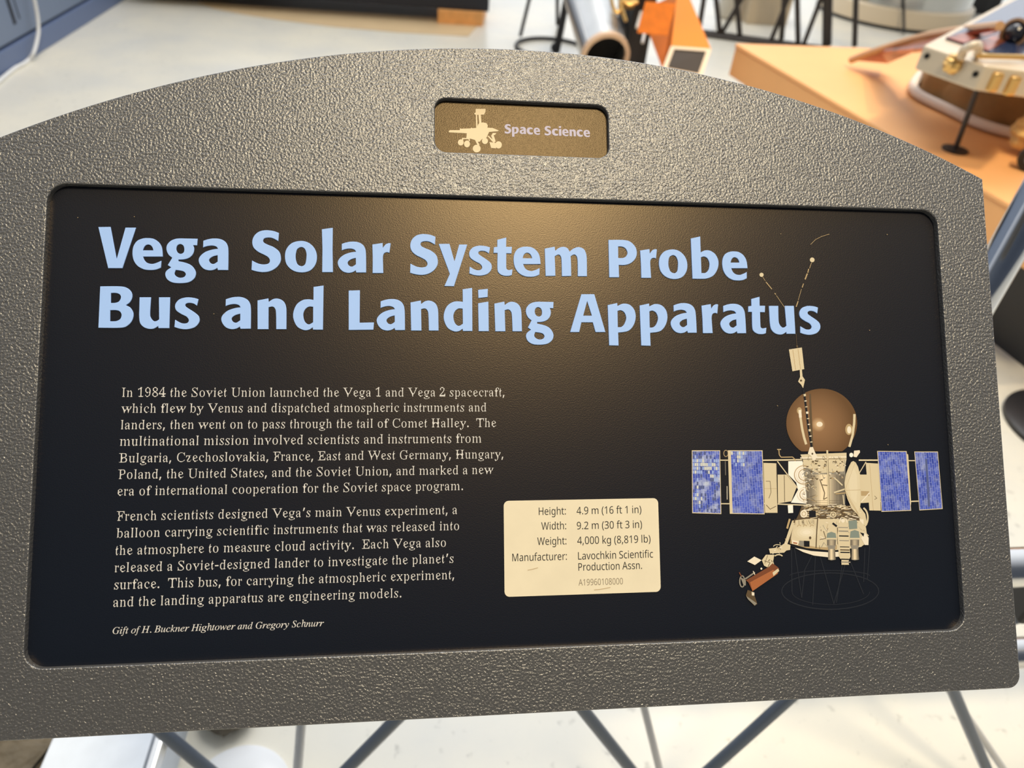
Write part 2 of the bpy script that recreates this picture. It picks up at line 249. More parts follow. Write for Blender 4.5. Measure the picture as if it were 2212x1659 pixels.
  'B':(439,'.g/..k/;/;/D/P/`/X/x0R3G0V3w0G4*0$4/0)4=1{4=2W493)4-3H3t3Z3W3a333]2o3N2T372=2s2*2I1v2f1i2}1W311B3;1)3=0T35042u/g2I/H1k/41$/. 1W2#2,2-2O2?2h2Z2s2~2u372q3Q2g3g2U3u2=3~1z4%1L3u16330}2% 0n/C1G/H1q/Y25/v2G0?2M0m2I112<1I2&1Z1P1g0q1c0k1X0=/U0H/G'),
  'G':(541,'1U/$0k/30C/F/~/`/e0#/S0I/J0s/L1V/^260-3#0h3b1J4-2*4@2{4F4K4(4S4,4d4A4o4A4P2h4D2h4:394%3]3d3w3>4+2l412;4*1j3r1A3R0z3)0^2R0I1w0?1A0@0e0L010g/d10/H1_/:2:/;2k/N3$/f3D1:3<1G2c1P2f1^4s1^4o1P4?1D45164&0g3g/Q3$/429/%'),
  'H':(520,'.g/..k/;/>/E/X/x0R3G0V3v0G4*0$4/0)4=2.4=2+4/1[4(1J3p1<3L0~2%3+1~3;2%3C223a3G3e3v3U4*334/374=5=4=594/4j4&4S3g4K3N3R0#3M/O3]/A4#/;3|/.1v/.1z/;2M/E2X/R2g/x3.1c1%1e0q1b0i1V0=/U0H/C0p/;0m/.'),
  'S':(369,'0J/(/X/;/E/4/=/%/1/%/H0g/T0g/Z07/i/l0$/O0B/>0z/;1I/Q1b/z1b0X1I1(0A2=0.2k0/3B0D3q0m471H4F1x4E2a452p4?2s4E3$4E2k2q2`2q2V3R2H3o224&1r401H4.1)3x0s3X0r3.1C2C251I2G0~2L0C2A/t2(/P1`/614/&'),
  'a':(342,'/M/)/6/8/*/U/(0*/70n/X1T0.220S2M0y2[1A2[1W2O1c281l2U2D2U1b0.1Y/T1d/Q1|/b2:0#2C/w1u/C1a/31N/)14/&1%/10~/O190J0Y/S00/1/o/& 09/T0m0+1L1C1U1|1O2<1?2I1%2J0i2?0D1v0%1?/i0N/e/j/n/U/w/Q'),
  'c':(298,'0$/&/a/1/H/E/7/b/.0,/20i/M1O/~2-0M2I0t2W1Y2Z1z2H2*231}1j1d1_1Q1d1G1q1I2,1V2A1N2I112J0q2A0I1~0+1P/m0c/m/~/{/]09/H0N/E0d/G13/Z1_0%1i/v1M/X11/B0p/30T/)'),
  'd':(355,'/S/)/8/;/(/[/(08/H160+2,0g2S1:2]1U2Y1h2N1m2E214*2,4/1d431g4?2y4O2x4@1k0$1e/U1o/M1}/N2D/m2R0$2^/w1y/21]/&1G/&16/311/I1C0D0g/Q0>/1/{/& 0D/O0z0)1A0c1b1t1]2=1F2L1%2G0X2,041V/k0Z/d/l/q/R0(/J'),
  'e':(287,'/h/,/M/9/:/O/./m/,0Q/C1:/q1y0L2G0r2W1S2Z1s2J1|231{1t1k1T1J170v0z060i/l0c/g06/j/w/q/c/~/S04/J0K/H0s/P1A/l1W0$1b/v1,/B0]/.0=/( /o0s0E0~0m151/1N1@1k1E291=2F1%2I0^28031a'),
  'f':(199,'.C-M./-c..-y.6.-.M.1.X.*.]-w.]-].n-a/#-w/0.>/;.p/v2;/52;/:2P/z2P073N0M3w0j4;1/4M1]4R1~4E234+223s2(3d1e3`1X3i1W4+1Z431U4=1H4A194=1,430{3}0i3E0X2P1L2P1I2;0T2;090k/^.R/A-u/1-b.|-T.k-L'),
  'g':(286,'/F-L/%-W.i-i.Y.#.T.=.X.S.c.i.u.}/2/5/R/F/9/X/5/m/C0(/i0M/I0f/:1+/;1V/K1{/s2F0?2X1%2^1q2H2A2H2A2*1n2*1r1Y1g131D0e0n0K0B0E0%0H/l00/n0#/~/r1//I1F/81T.}1X.S1L.013-m0Y-R0%-I 0T0X0s0n121C172,1(2E0h2N0H2C0&1v/r1</s0x/y0i0&0^030W /z-_0C-b0a-j0u-y1%.21(.Y0X/#/c/@/;.}/..m/&.Z/$.H/(.0/2-w/C-j/[-a'),
  'h':(402,'2</*2#/91q/T1n/k1q07271|282J2.2^1v2d1V2[172B0g1b0P1%0+/./G/.0D3f0J4/0H4:0C4C0,4M/q4N/w4k1=4k0c230k231&2T1>2n1W3%1r3022342L312a3(2o2t2x2_2{2C2V092U/g2]/W2t/R3</b3H/N3%/52a/)'),
  'i':(177,'063Z0,3x0?470_470r3x0h3Y0T3P /C/&/3/3/./K/90*/j2-/[2</?2?/B2K0V2Y0T2H/n/~/k/U/w/N0//W0V0(0a/y03/C/y/3/d/)'),
  'k':(339,'1@/-15/70v/n0L0v/}0U/W/..|/.0;3e094./m43/q4@1)4N1%4=0(0r1Z2+1a281[2A1?2F1E2R2r2R2m2E2M2?1q1z0y1;1P/x1k/S1|/S2A/o2M/~2W/t2$/91[/&'),
  'n':(364,'1H/)18/=1;/f1m1y1g2/1J2/1=2&0t1c0O170%0M/X/..}/./d1W/j23/?2=/A2I0V2]0Y2T011+0m1s1G2E1u2Z252Y2H2N2N262E1X1q/Y1y/P2,/R2?/e2X0/2c0&2;/F2&/41n/)'),
  'o':(351,'0*/&/d/1/H/D/5/`/+0&/-0Y/C1;/y1~0T2J152]1j2X2.2I2F222U1n2Y1;2E0P1u/m1E/E0z/10Q/& 0[/=1*/W1]0D1x1A1w1w1p211e2?1T2H122J0s2@0L1y0+1F/o0c/g/u/p/T0)/@0;/:'),
  'r':(224,'.|/./]1K/e2./^27/;2</=2I0Q2Y0-1-0g2+1#2F182W1X2Y1h2A1a1}1H1l1+1v1#2,0^1`0@110&0V/k/t/W/.'),
  't':(187,'/C/&/4/2///H/5/m/q2;/A2;/D2I/^2P/u2_012r0]3N0l3N0R2P112P1+2;0L2;/q/}/m/R/w/M0,/U0P/~0Z/s01/A/w/2/c/)'),
  'u':(364,'/G/*/6/=/2/T/A0H/e1r/a29/;2?/=2L0T2X/m/y/k/]/q/R0+/O0P/e160W1n1o2$2U2Z2U1z001t/T2#/N27/W2[0(2e/z2=/D2(/31n/)1L/&1</318/[1V0n0e/a0B/@/}/,/m/('),
  'w':(446,'/_/%/W1e/J23/72@/+2A/,2L0#2^0)2W012)060/1i2^1u2^23/v3A1H3I1q3129392T3S2]3h2L3m213j1u3O1:2u0I1k/%1a/%1G1W/k/%'),
  'y':(270,'.D-Q.<-o.S.%/$-v/<.)/~/&/R1R/=2//&2=.q2?.s2K/m2]/v2S0)1}0O/h1B141O1O1R1k122;1:2T1V2[1n2K1t211m1e1J0s0Y/Q0*.g/U.*.s-O.d-J'),
 },
 'sans':{
  '(':(201,'0R-y0$.^/b/J/L0W/L1i/b2w0$3f0R4L1/4L0a3d0;2[0+1M010@0K/50{.31/-y'),
  ')':(201,'/C-y/x.x0<0%0G130<2A/x3L/Q46/B4L/{4L0L3f0l2w1%1i1%0W0l/J0L.^/{-y'),
  ',':(180,'/J.1/l/}0P/}0U/v0</%/v.1'),
  '.':(180,'/k///_/R/h/r030$0O/r0V/D0B/)03/$'),
  '0':(384,'0{/)0M/80*/U/k0%/Y0^/P1E/V2o/l3^0,4+0Q4F1&4R1S4Q2%4C2I4%2e3U2v2y3#262y0h2c/y2G/O1}/41L/( 1J/[1h/g2#/|230B2A1.2A2L23382#3X1h3o1J3z1(3z0f3o0O3X0@38032L031.0@0B0O/}0f/g1(/['),
  '1':(384,'1//.1/2p113i0/2t/k3A174L1i4L1i/.'),
  '2':(384,'/N/./N/`0s1*1w2?2-2z2&3L1q3f1J3y0c3u/t3L/T3u0G4G134R1p4J254;2O4#2a3c2j3@2d2W2/1Z0?/e2~/e2~/.'),
  '3':(384,'/k/5/L/A/L/z0m/Y1T/`1{/s25062<0_280z2,141g1K1#1X0;1X0;2115231`2B1|2]2.3#2)3P1r3h1J3y0R3t/m3R/O3|0A4H114R1s4J294;2R4$2c3f2l352e2e2P2B2#2$1c1x1c1u2:1h2_1P2t1-2z0O2m/x2N/O1w/410/('),
  '4':(384,'1o/.1o0A/<0A/<0t1k4N2M4N2M0w390w390A2M0A2M/. /w0w1o0w1p3:1r3j1o3j1R35'),
  '5':(384,'/r/6/X/A/X/z0r/Z1Q/a1x/t2/0-2:0G2=0w211B1q1^1E1m0z1o0&1e/e1x/w4L2X4L2X3q0N3q0C2?132F1b2B2.262N1|2g1`2v1=2{0n2v0?2f/s2K/R2&/:1U/,1</('),
  '6':(384,'1$/*0J/>0(/[/j0*/X0`/Y2B/p37053n0g4:1=4L1|4R2]4L2]3u2@3{1Q3y0w3b0M3/041o081o0d2<152J1e2K2.2C2M222g1t2x1R3%1+3$0V2w0+2e/b2I/E2&/21Y/( 1]/]1~/m2;002E0]2@1=2/1^1m1r1/1w0R1]061.0@0@0c/l1,/['),
  '7':(384,'0//.2@3q/L3q/L4L3$4L3$3y0q/.'),
  '8':(384,'0g/+0>/6/z/I/b/d/T0)/R0n/t1K0X1v/x2K/e2m/`3F/l3p064;0z4Q1b4O294>2S4*2f3l2o3K2g2i2A2;1o1y2f1>2|0p2~0=2u/u2b/W2E/@1}/01S/( 1<251x2X2/2r243B2*3^1g3v1-3}0_3q0I3^0?3B0F2o0k2K 1f/]2+/n2>0.2D0[290z1d1E1/1]0N19040p0/0B0:0#0Q/g0v/Y1*/W'),
  '9':(384,'06/)/t/./t/a0d/X1G/h1r0/280v2A1f2=1f1n1>1A1/0l1.0G170)1H/k1b/Y2&/Q2N/T39/k3n03480d4M1D4R1|4B2D4)2i3O2y2u2x182c0B2A/h1k/?19/-0l/( 1c1f24202A2Z223B1g3n1@3{0v3x0T3h0<3I012x062<0G1w0d1c0~1]'),
  ':':(180,'/k2A/_2e/h3*03370O3*0V2U0B2;0326 /k///_/R/h/r030$0O/r0V/D0B/)03/$'),
  'A':(429,'/./.154N1m4N3s/.34/.2T0i0J0i/l/. 0_1D2B1D1P3j1;2|'),
  'H':(498,'/p/./p4L0R4L0R253925394L3w4L3w/.39/.391Z0R1Z0R/.'),
  'L':(352,'/p/./p4L0R4L0R/e2p/e2p/.'),
  'M':(609,'/p/./p4L0o4L2N0+2Q0+434L524L52/.4P/.4P2G4U3k4R3k2g/.25/.0K3k0H3k0M2C0M/.'),
  'P':(406,'/p/./p4L1X4J214B2Y422w3t3/3T393.362L2}1x2T1R2&1>1/150R150R/. 0R1i1e1o242$2G272R2P2U3$2H3I2-3c1[3p0R3s'),
  'S':(369,'/X/;/P/>/P/y0q/]1R/b1t/q2.0/220f1r111c1:0B1q/w24/_2Z/W3>/e3k00480l4O2?4E2g472S3_1:3x0c3p0D3V0;2}0Q2T0e2F2H1W2h102r0T2m0-2^/g2C/K1{/71Q/+19/('),
  'W':(625,'0[/./64L/v4L0g150~/x1-0V1<18274L2v4L3t1643/x4K155;4L5{4L4T/.3r/.2o2Z2V3`2?2X1>/.'),
  'a':(377,'08/./n/A/[/V/N0&/N0I/W0i/k1&0-1:0k1L2)1S2#251p2M1N2]0]2V0-2C/v2p1#331d31272{2L2h2Z2L2c1p2c/.27/.2,/b1R/50t/( 1B/^1e/q1v0*2&0S2(1*0o0|0J0m060V010.0=/k0a/Y'),
  'b':(413,'1,/.0N/U0H/]0C/]07/./h/./h4k0H4k0E2X0}3)1_342-3/2Q2z2p2`3,2;3:1h3>1.3:0O3,/|2p/V2Q/<2-/-1t/) 1s/]21/i2C/}2U0M2[1/2X1X2P1{2C2;202N1r2Y1B2]0~2U0h2F0R1}0I1F0N0M0_/}0r/i12/]1B/Y'),
  'c':(322,'1$/)0I/;0&/T/c0+/T0r/X1i/j2>042m0g3,1H351~3/2L2|2:2J1o2V1F2[1%2W0f2L0Q290B1y091V090`0H0/0Y/s0q/d1x/a2F/p2F/;1y/,'),
  'd':(413,'0d/,0?/</|/V/f/{/W0O/S1-/W1g/f2;/}2`0@2{0e3/1M332.2u2I2Z2M2Z2I352I4k3*4k3*/.2T/.2L/_1o/21@/( 1_/]1z/g22/y2D0E2I1B2@1y232:1{2N1`2Z1,2^0m2T0W2C0A1w071A0<0M0N/}0b/i0z/]1-/Y'),
  'e':(379,'0w/,0?/D/z/b/c0//T0s/X1c/o2D092q0l3/1M342(3&2Q2c2m252z1F2z0~060~0?0G0U/{0m/i1>/[22/a2i/t2i/?1X/& 071R2;1R212-1y2K1Y2[102_0h2R0M290:1b'),
  'f':(231,'/x/./x2Z/82Z/82w/x30/|3p0+460<4O0b4g184o1`4k2#4c1o431/4=0m400]3k0X3.1Y3.1Y2Z0X2Z0X/.'),
  'g':(413,'0O-G/p-X/p.40Q-z1O-t1v.#27.=2G.a2L/_2,/?1b/-13/&0c/-0>/=/{/X/e/~/W0Q/T1I/^1{/o2J0.2l0O3(0w331`3/232q2J2X2M2X2U3.3*3.3*/(3%.S2s.,2^-i2>-R1p-E1W-B 1^/[2(/m290%2G0R2G1Z28212&2G1k2U1;2^0n2T0X2D0A1y071B0<0L0O/|0b/h0z/]1-/Y'),
  'h':(415,'/h/./h4k0H4k0H3/0E2V0I2V0p2|1T342-312N3%2i2p2{2V3+243/1e3//.2N/.2N1a2L1|2E262:2G2*2S1q2[1E2]1$2U0h2E0R1|0H140H/.'),
  'i':(173,'/j3x/h4K004[0I4K0I3{003k /h/./h3.0H3.0H/.'),
  'k':(359,'/h/./h4k0H4k0H1o0E130s1i213.2x3.1?1H3&/.29/.0q0}0H0X0H/.'),
  'l':(173,'/h/./h4k0H4k0H/.'),
  'm':(628,'/h/./h3.0=3.0E2W0I2W0n2}1N341u332E3%2V2u2d2f2n2R2q2R342u3t334U314u3&512p5B2V5O1|5P1e5P/.4p/.4p1c4n1}4h274^2H4O2T4<2[3p2]3G2P352?3#1u2z1A2z/.2>/.2>1c2<1}26272,2H1x2T1f2[1=2]0{2U0f2F0Q1}0H150H/.'),
  'n':(415,'/h/./h3.0=3.0E2W0I2W0p2}1U342.312N3&2i2p2{2V3+253/1e3//.2N/.2N1a2L1|2E262:2G2*2S1q2[1E2]1$2U0i2F0R1}0I1I0H/.'),
  'o':(406,'0r/-0=/E/q/p/X0Q/S1//X1g/h2:0%2_0H2z0q3/1V34263%2e2_3)2+371B330R3#/~2f/X2C/=1u/-1^/) 1h/]2&/j2;0#2O0O2U1/2O1i2;292&2M1g2Y132]0p2T0X2D0A1x071C090b0H010X/s0q/c14/Y'),
  'p':(413,'/h-A/h3.0=3.0E2W0}3)1_352.302Q2{2p2a3,2<3:1i3>1/3:0P3,/}2p/W2Q/<2-/-1D/)0c/B0H/]0D/]0H.|0H-A 1t/^2>/y2V0X2Z1C2P1x2:2C2$2T1d2]132Z0t2O0a2>0O1r0I0t0R0>0g/r0~/b1B/Y'),
  'r':(277,'/h/./h3.0=3.0D2F0~3%1O342+312#2T1E2W0o2>0O1g0H1:0H/.'),
  's':(322,'/X/;/Q/>/Q/u0`/W1@/^1[/q1`0G1B0a/o1H/T1o/Q2>/Z2X/k2n073*0k341b3.2<2x2(2H0z2_0B2S012?071t0U1`2&0z2@0R2B0&2:/d2(/L1Z/30~/('),
  't':(242,'0O/.0+/D/s/f/m0=/m2Z/92Z/92x/m340*4&0M4&0M3.1[3.1[2Z0M2Z0Q/|0i/`1+/X1_/`1_/21C/*'),
  'u':(415,'0e/+0C/50*/G/s/`/h0&/d0P/d3.0E3.0E0T0G0:0N0$0Y/o0i/c0}/[1N/Y1n/b2+/q2A0:2J0m2K3.3,3.3,/.2V/.2M/_2#/91>/('),
  'v':(341,'0]/./.3./n3.0a0i0~/c1$/c1C0i263.2v3.1F/.'),
 },
}
# ------------------------------------------------------------------ flat outlines: filled 2D curves turned into meshes
AL = ''.join(chr(c) for c in range(35, 127) if chr(c) not in '\\\'"')[:90]
def decode(s):
    res = []
    for w_ in s.split(' '):
        v = [AL.index(w_[i]) * 90 + AL.index(w_[i + 1]) - 1000 for i in range(0, len(w_), 2)]
        res.append([(v[i] / 1000, v[i + 1] / 1000) for i in range(0, len(v), 2)])
    return res
def outline(name, loops, mats, parent, n=0.0, thick=0.0, bevel=0.0, smooth=None, res=2, alt=None):
    if alt:          # neighbouring letters may touch: fill them as two sets and join
        a = outline(name, loops, mats, parent, n, thick, bevel, smooth, res); b = outline(name, alt, mats, parent, n, thick, bevel, smooth, res)
        bm = bmesh.new(); bm.from_mesh(a.data); bm.from_mesh(b.data); bm.to_mesh(a.data); bm.free(); bpy.data.objects.remove(b); return a
    """loops: closed outlines (u, v) in sign metres; holes by even-odd; front face at n, body of `thick` behind it"""
    cu = bpy.data.curves.new(name, 'CURVE'); cu.dimensions = '2D'; cu.fill_mode = 'BOTH'
    cu.extrude = max(0, thick / 2 - bevel); cu.bevel_depth = bevel; cu.bevel_resolution = res; cu.offset = -bevel
    for L in loops:
        sp = cu.splines.new('POLY'); sp.points.add(len(L) - 1); sp.use_cyclic_u = True
        for p, (x, y) in zip(sp.points, L): p.co = (x, y, 0, 1)
    o = bpy.data.objects.new(name, cu); col.objects.link(o)
    dg = bpy.context.evaluated_depsgraph_get(); dg.update()
    me = bpy.data.meshes.new_from_object(o.evaluated_get(dg)); bpy.data.objects.remove(o); bpy.data.curves.remove(cu)
    me.transform(Matrix.Translation((0, 0, n - thick / 2))); me.name = name
    me.materials.clear(); me.materials.append(mats)
    if smooth:
        me.polygons.foreach_set('use_smooth', [True] * len(me.polygons)); me.set_sharp_from_angle(angle=R(smooth))
    ob = bpy.data.objects.new(name, me); col.objects.link(ob); ob.parent = parent
    return ob
def rrect(x0, y0, x1, y1, r, k=8):
    P = []
    for cx, cy, a in ((x1 - r, y1 - r, 0), (x0 + r, y1 - r, 90), (x0 + r, y0 + r, 180), (x1 - r, y0 + r, 270)):
        for j in range(k + 1): t = R(a + 90 * j / k); P.append((cx + r * math.cos(t), cy + r * math.sin(t)))
    return P
def catmull(P, k=6):
    """P: list of (x, y, corner). Smooth through plain points, straight breaks at corners"""
    n = len(P); cs = [i for i in range(n) if P[i][2]]
    out_ = []
    def seg(p0, p1, p2, p3, k):
        r_ = []
        for j in range(k):
            t = j / k; t2 = t * t; t3 = t2 * t
            r_.append(tuple(.5 * (2 * p1[q] + (p2[q] - p0[q]) * t + (2 * p0[q] - 5 * p1[q] + 4 * p2[q] - p3[q]) * t2 + (3 * p1[q] - p0[q] - 3 * p2[q] + p3[q]) * t3) for q in (0, 1)))
        return r_
    if not cs:
        for i in range(n): out_ += seg(P[i - 1], P[i], P[(i + 1) % n], P[(i + 2) % n], k)
        return out_
    for a, b in zip(cs, cs[1:] + [cs[0] + n]):
        S = [P[i % n] for i in range(a, b + 1)]
        if len(S) == 2: out_.append(S[0][:2]); continue
        for i in range(len(S) - 1):
            out_ += seg(S[max(i - 1, 0)], S[i], S[i + 1], S[min(i + 2, len(S) - 1)], k)
    return out_

# ------------------------------------------------------------------ the exhibit sign
D_PANEL = -0.0045
m_frame = mat('textured_grey_powder_coat', (.166, .165, .164), .33, .64, .5, bump=(620, .00075, 1.0))
m_panel = mat('black_laminate', (.0032, .0074, .0170), .33, 0, .50, bump=(1300, .00014, .45))
m_panel.node_tree.nodes['Principled BSDF'].inputs['Specular Tint'].default_value = (1, .76, .46, 1)
m_title = mat('pale_blue_lettering', srgb((162, 197, 252)), .5, 0, .3)
m_body = mat('cream_print', srgb((216, 213, 208)), .6, 0, .2)
m_card = mat('cream_card', srgb((228, 217, 190)), .55, 0, .25, noise=(60, .03))
m_ink = mat('dark_ink', (.02, .02, .02), .6, 0, .2)
m_greyink = mat('grey_ink', srgb((140, 128, 108)), .6, 0, .2)
m_emblem = mat('cream_emblem', srgb((236, 216, 178)), .55, 0, .3)
m_name = mat('dark_brown_nameplate', (.022, .013, .006), .33, 0, .40, bump=(1400, .0002, .6))
m_namelet = mat('lilac_lettering', srgb((196, 190, 212)), .55, 0, .3)
m_dark_metal = mat('dark_grey_steel', (.06, .06, .065), .45, .6)

sign = thing('exhibit_sign', 'tilted grey textured exhibit sign with arched top and black text panel', 'sign', SO)
sign.rotation_euler = (R(45), 0, 0)
# frame: circular arched top, straight sides, small rounded lower corners
HW, BOT, SHO, APEX = .3435, -.1900, .1745, .2560
sag = APEX - SHO; RAD = (HW * HW + sag * sag) / (2 * sag); a0 = math.asin(HW / RAD)
fr = []
for j in range(65):
    a = a0 - 2 * a0 * j / 64; fr.append((RAD * math.sin(a), APEX - RAD + RAD * math.cos(a)))
for cx, cy, s0 in ((-HW + .009, BOT + .009, 180), (HW - .009, BOT + .009, 270)):
    for j in range(9): t = R(s0 + 90 * j / 8); fr.append((cx + .009 * math.cos(t), cy + .009 * math.sin(t)))
OW, OH = .305, .1496
frame = outline('frame', [fr, rrect(-OW, -OH, OW, OH, .0115)[::-1], rrect(-.0606, .1798, .0603, .2182, .0080)[::-1]], m_frame, sign, 0, .010, .0007)
panel = outline('graphic_panel', [rrect(-OW - .004, -OH - .004, OW + .004, OH + .004, .012)], m_panel, sign, D_PANEL, .003)
NP = -.0042
nameplate = outline('nameplate', [rrect(-.0636, .1768, .0633, .2212, .008)], m_name, sign, NP, .002)
bk = outline('back_plate', [[(p[0] * .96, p[1] * .96 + .002) for p in fr]], m_dark_metal, sign, -.0105, .004)

m_name.node_tree.nodes['Principled BSDF'].inputs['Specular Tint'].default_value = (1, .76, .46, 1)
# --- raised title, each letter drawn once in photo units (zoom origin, zoom factor) and set along two baselines
def S(txt):
    """'x,y' smooth point, 'x,yc' corner"""
    r_ = []
    for w_ in txt.split():
        c = w_.endswith('c'); x, y = w_.rstrip('c').split(','); r_.append((float(x), float(y), c))
    return r_
T1, T2, T3, T4, T5, T6, T7 = (200, 480, 6.1444), (530, 480, 6.1444), (870, 490, 5.3951), (1290, 490, 6.1444), (200, 600, 6.1444), (730, 610, 4.6083), (1220, 620, 3.8807)
LET = {
 'V': (T1, ['75,62c 237,60c 318,490c 435,70c 575,70c 395,608c 205,608c']),
 'e': (T1, ['930,443c 668,443c 690,495 730,528 790,540 850,525 912,498c 905,590c 840,615 765,622 680,612 600,570 548,500 528,410 540,310 590,235 665,203 730,197 810,208 880,255 920,330', '665,360c 682,318 708,291 740,283 775,298 796,328 805,360c']),
 'g': (T1, ['1395,218c 1388,305c 1335,303c 1350,350 1335,415 1290,465 1220,490 1140,495c 1140,516c 1230,535 1310,570 1360,630 1372,690 1345,750 1275,795 1165,808 1060,798 990,755 965,690 985,640 1045,598c 998,568c 1058,470c 1010,430 982,365 990,300 1040,245 1110,218 1180,213c', '1165,288 1205,310 1218,355 1208,400 1170,418 1130,400 1112,355 1125,308', '1105,632c 1165,640 1215,655 1238,690 1215,725 1160,735 1110,715 1088,680']),
 'a': (T1, ['1470,243c 1466,332c 1520,314 1585,307 1640,320 1665,350c 1590,360 1500,390 1435,440 1408,495 1425,560 1475,615 1545,636 1610,628 1655,603c 1662,632c 1800,632c 1802,375 1785,290 1745,243 1680,217 1600,213 1530,224', '1660,435c 1600,450 1555,480 1547,510 1570,542 1610,550 1660,520c']),
 'S': (T2, ['445,135c 370,108 270,98 180,118 115,175 90,255 110,330 170,385 240,420 300,455 325,500 305,540 240,552 165,538 88,500c 80,625c 150,645 240,655 330,640 410,595 460,530 472,465 450,385 380,325 310,295 255,268 235,240 250,208 300,196 360,203 437,243c']),
 'o': (T2, ['737,243 840,268 920,345 950,450 930,555 860,635 745,662 630,635 550,560 525,455 545,350 620,270', '740,325 785,345 808,400 810,455 800,530 780,565 742,578 695,555 672,500 667,450 672,400 690,350']),
 'l': (T2, ['1015,90c 1160,70c 1157,360c 1163,660c 1018,660c 1022,360c']),
 'r': (T2, ['1685,300c 1822,280c 1825,345c 1860,300 1900,283 1930,285c 1912,412c 1880,403 1845,415 1828,450 1826,500c 1832,680c 1688,680c 1690,480c']),
 'y': (T3, ['418,220c 545,220c 603,425c 658,228c 752,228c 598,715c 485,712c 548,570c']),
 's': (T3, ['1018,248c 960,232 885,228 815,250 775,305 785,365 840,408 900,440 925,480 905,510 850,510 780,472c 775,552c 840,572 910,577 990,555 1035,500 1030,440 985,395 925,355 885,325 885,300 915,288 965,295 1005,320c']),
 't': (T3, ['1102,158c 1207,132c 1205,240c 1273,240c 1268,318c 1207,316c 1207,470 1213,500 1235,511 1280,503c 1272,570c 1230,580 1170,575 1120,545 1103,490 1105,313c 1058,312c 1062,245c 1102,240c']),
 'm': (T3, ['1655,262c 1770,240c 1778,288c 1820,255 1870,242 1920,258 1945,298c 1990,262 2050,245 2110,268 2140,330 2147,420c 2148,585c 2040,585c 2038,410 2025,350 1995,332 1958,352c 1962,440c 1965,582c 1855,585c 1850,400 1838,348 1812,333 1772,352c 1776,450c 1780,580c 1665,582c']),
 'P': (T4, ['148,175c 330,175 430,195 500,260 525,335 510,415 450,480 370,508 285,508c 290,672c 158,672c', '277,262c 330,265 375,290 400,345 380,395 335,415 278,415c']),
 'b': (T4, ['1243,150c 1368,122c 1375,335c 1430,308 1500,312 1570,360 1610,450 1600,550 1545,640 1460,680 1370,686 1265,684c', '1378,400c 1420,390 1465,415 1490,480 1480,560 1440,605 1385,608c']),
 'B': (T5, ['100,112c 365,112 460,135 515,190 525,255 495,320 440,362c 500,395 540,470 525,560 465,630 370,662 75,662c', '242,200c 310,200 360,220 375,260 350,310 300,330 240,332c', '232,428c 310,428 360,445 383,490 365,545 310,573 230,575c']),
 'u': (T5, ['618,258c 770,258c 757,470 768,530 805,573 845,572 878,550c 875,258c 1023,258c 1013,668c 868,668c 865,640c 810,672 745,678 675,655 625,600 612,510 614,420c']),
 'n': (T6, ['722,205c 825,185c 828,220c 870,192 920,188 970,215 995,270 1000,360c 1002,485c 905,485c 900,330 890,285 865,265 828,272c 832,485c 728,485c']),
 'd': (T6, ['1240,72c 1335,58c 1338,488c 1243,488c 1240,466c 1200,490 1150,490 1090,455 1055,380 1055,310 1085,240 1140,200 1195,192 1242,198c', '1240,266c 1200,264 1165,290 1148,340 1160,400 1185,430 1210,435 1243,415c']),
 'L': (T6, ['103,85c 215,82c 212,405c 355,402c 350,475c 103,478c']),
 'i': (T6, ['1395,78c 1492,68c 1490,150c 1397,160c', '1395,212c 1497,195c 1502,490c 1400,490c']),
 'A': (T7, ['140,62c 248,62c 342,380c 258,380c 235,298c 140,298c 122,380c 45,380c', '188,120c 228,242c 155,242c']),
 'p': (T7, ['360,152c 440,135c 442,160c 490,140 545,150 585,195 595,260 575,325 530,370 448,383c 452,492c 372,490c', '443,202c 470,196 500,215 515,260 500,310 475,335 445,338c']),
 'c': (T1, ['898,228c 830,202 730,197 640,215 570,270 532,360 528,440 555,520 620,590 710,620 800,620 905,592c 892,492c 830,512 760,502 705,455 690,390 710,325 770,297 830,300 892,325c']),
}
BASEPX = {'V': 608, 'e': 612, 'g': 632, 'a': 632, 'S': 645, 'o': 653, 'l': 660, 'r': 680, 'y': 575, 's': 572, 't': 573, 'm': 584, 'P': 672, 'b': 685,
          'B': 662, 'u': 668, 'n': 485, 'd': 488, 'L': 478, 'i': 490, 'A': 380, 'p': 381, 'c': 615}
TN = D_PANEL + .0008
GL = {}
for ch, ((ox, oy, k), Ls) in LET.items():
    pts = [[uv(ox + p[0] / k, oy + p[1] / k, TN) for p in catmull(S(L))] for L in Ls]
    u0 = min(p[0] for L in pts for p in L)
    if ch == 'c': u0 = u0
    yb = uv(ox + (S(Ls[0])[0][0]) / k, oy + BASEPX[ch] / k, TN)[1]
    GL[ch] = ([[(p[0] - u0, p[1] - yb) for p in L] for L in pts], max(p[0] for L in pts for p in L) - u0)
def title(line, base_px):
    v0 = sum(uv(x, y, TN)[1] for x, y in base_px) / len(base_px); loops = []
    for ch, x, y in line:
        u0 = uv(x, y, TN)[0]
        loops += [[(p[0] + u0, p[1] + v0) for p in L] for L in GL[ch][0]]
    return loops
line1 = [('V', 212.2, 490), ('e', 285.8, 547), ('g', 356.7, 592), ('a', 429, 560), ('S', 543, 582), ('o', 615.4, 554), ('l', 695.2, 495), ('a', 729.4, 568), ('r', 804.2, 529),
         ('S', 885.8, 560), ('y', 947.5, 531), ('s', 1013.3, 546), ('t', 1066.1, 548), ('e', 1109.5, 565), ('m', 1176.8, 539), ('P', 1314.1, 519), ('r', 1382.8, 542), ('o', 1423.5, 569), ('b', 1492.3, 514), ('e', 1560.2, 569)]
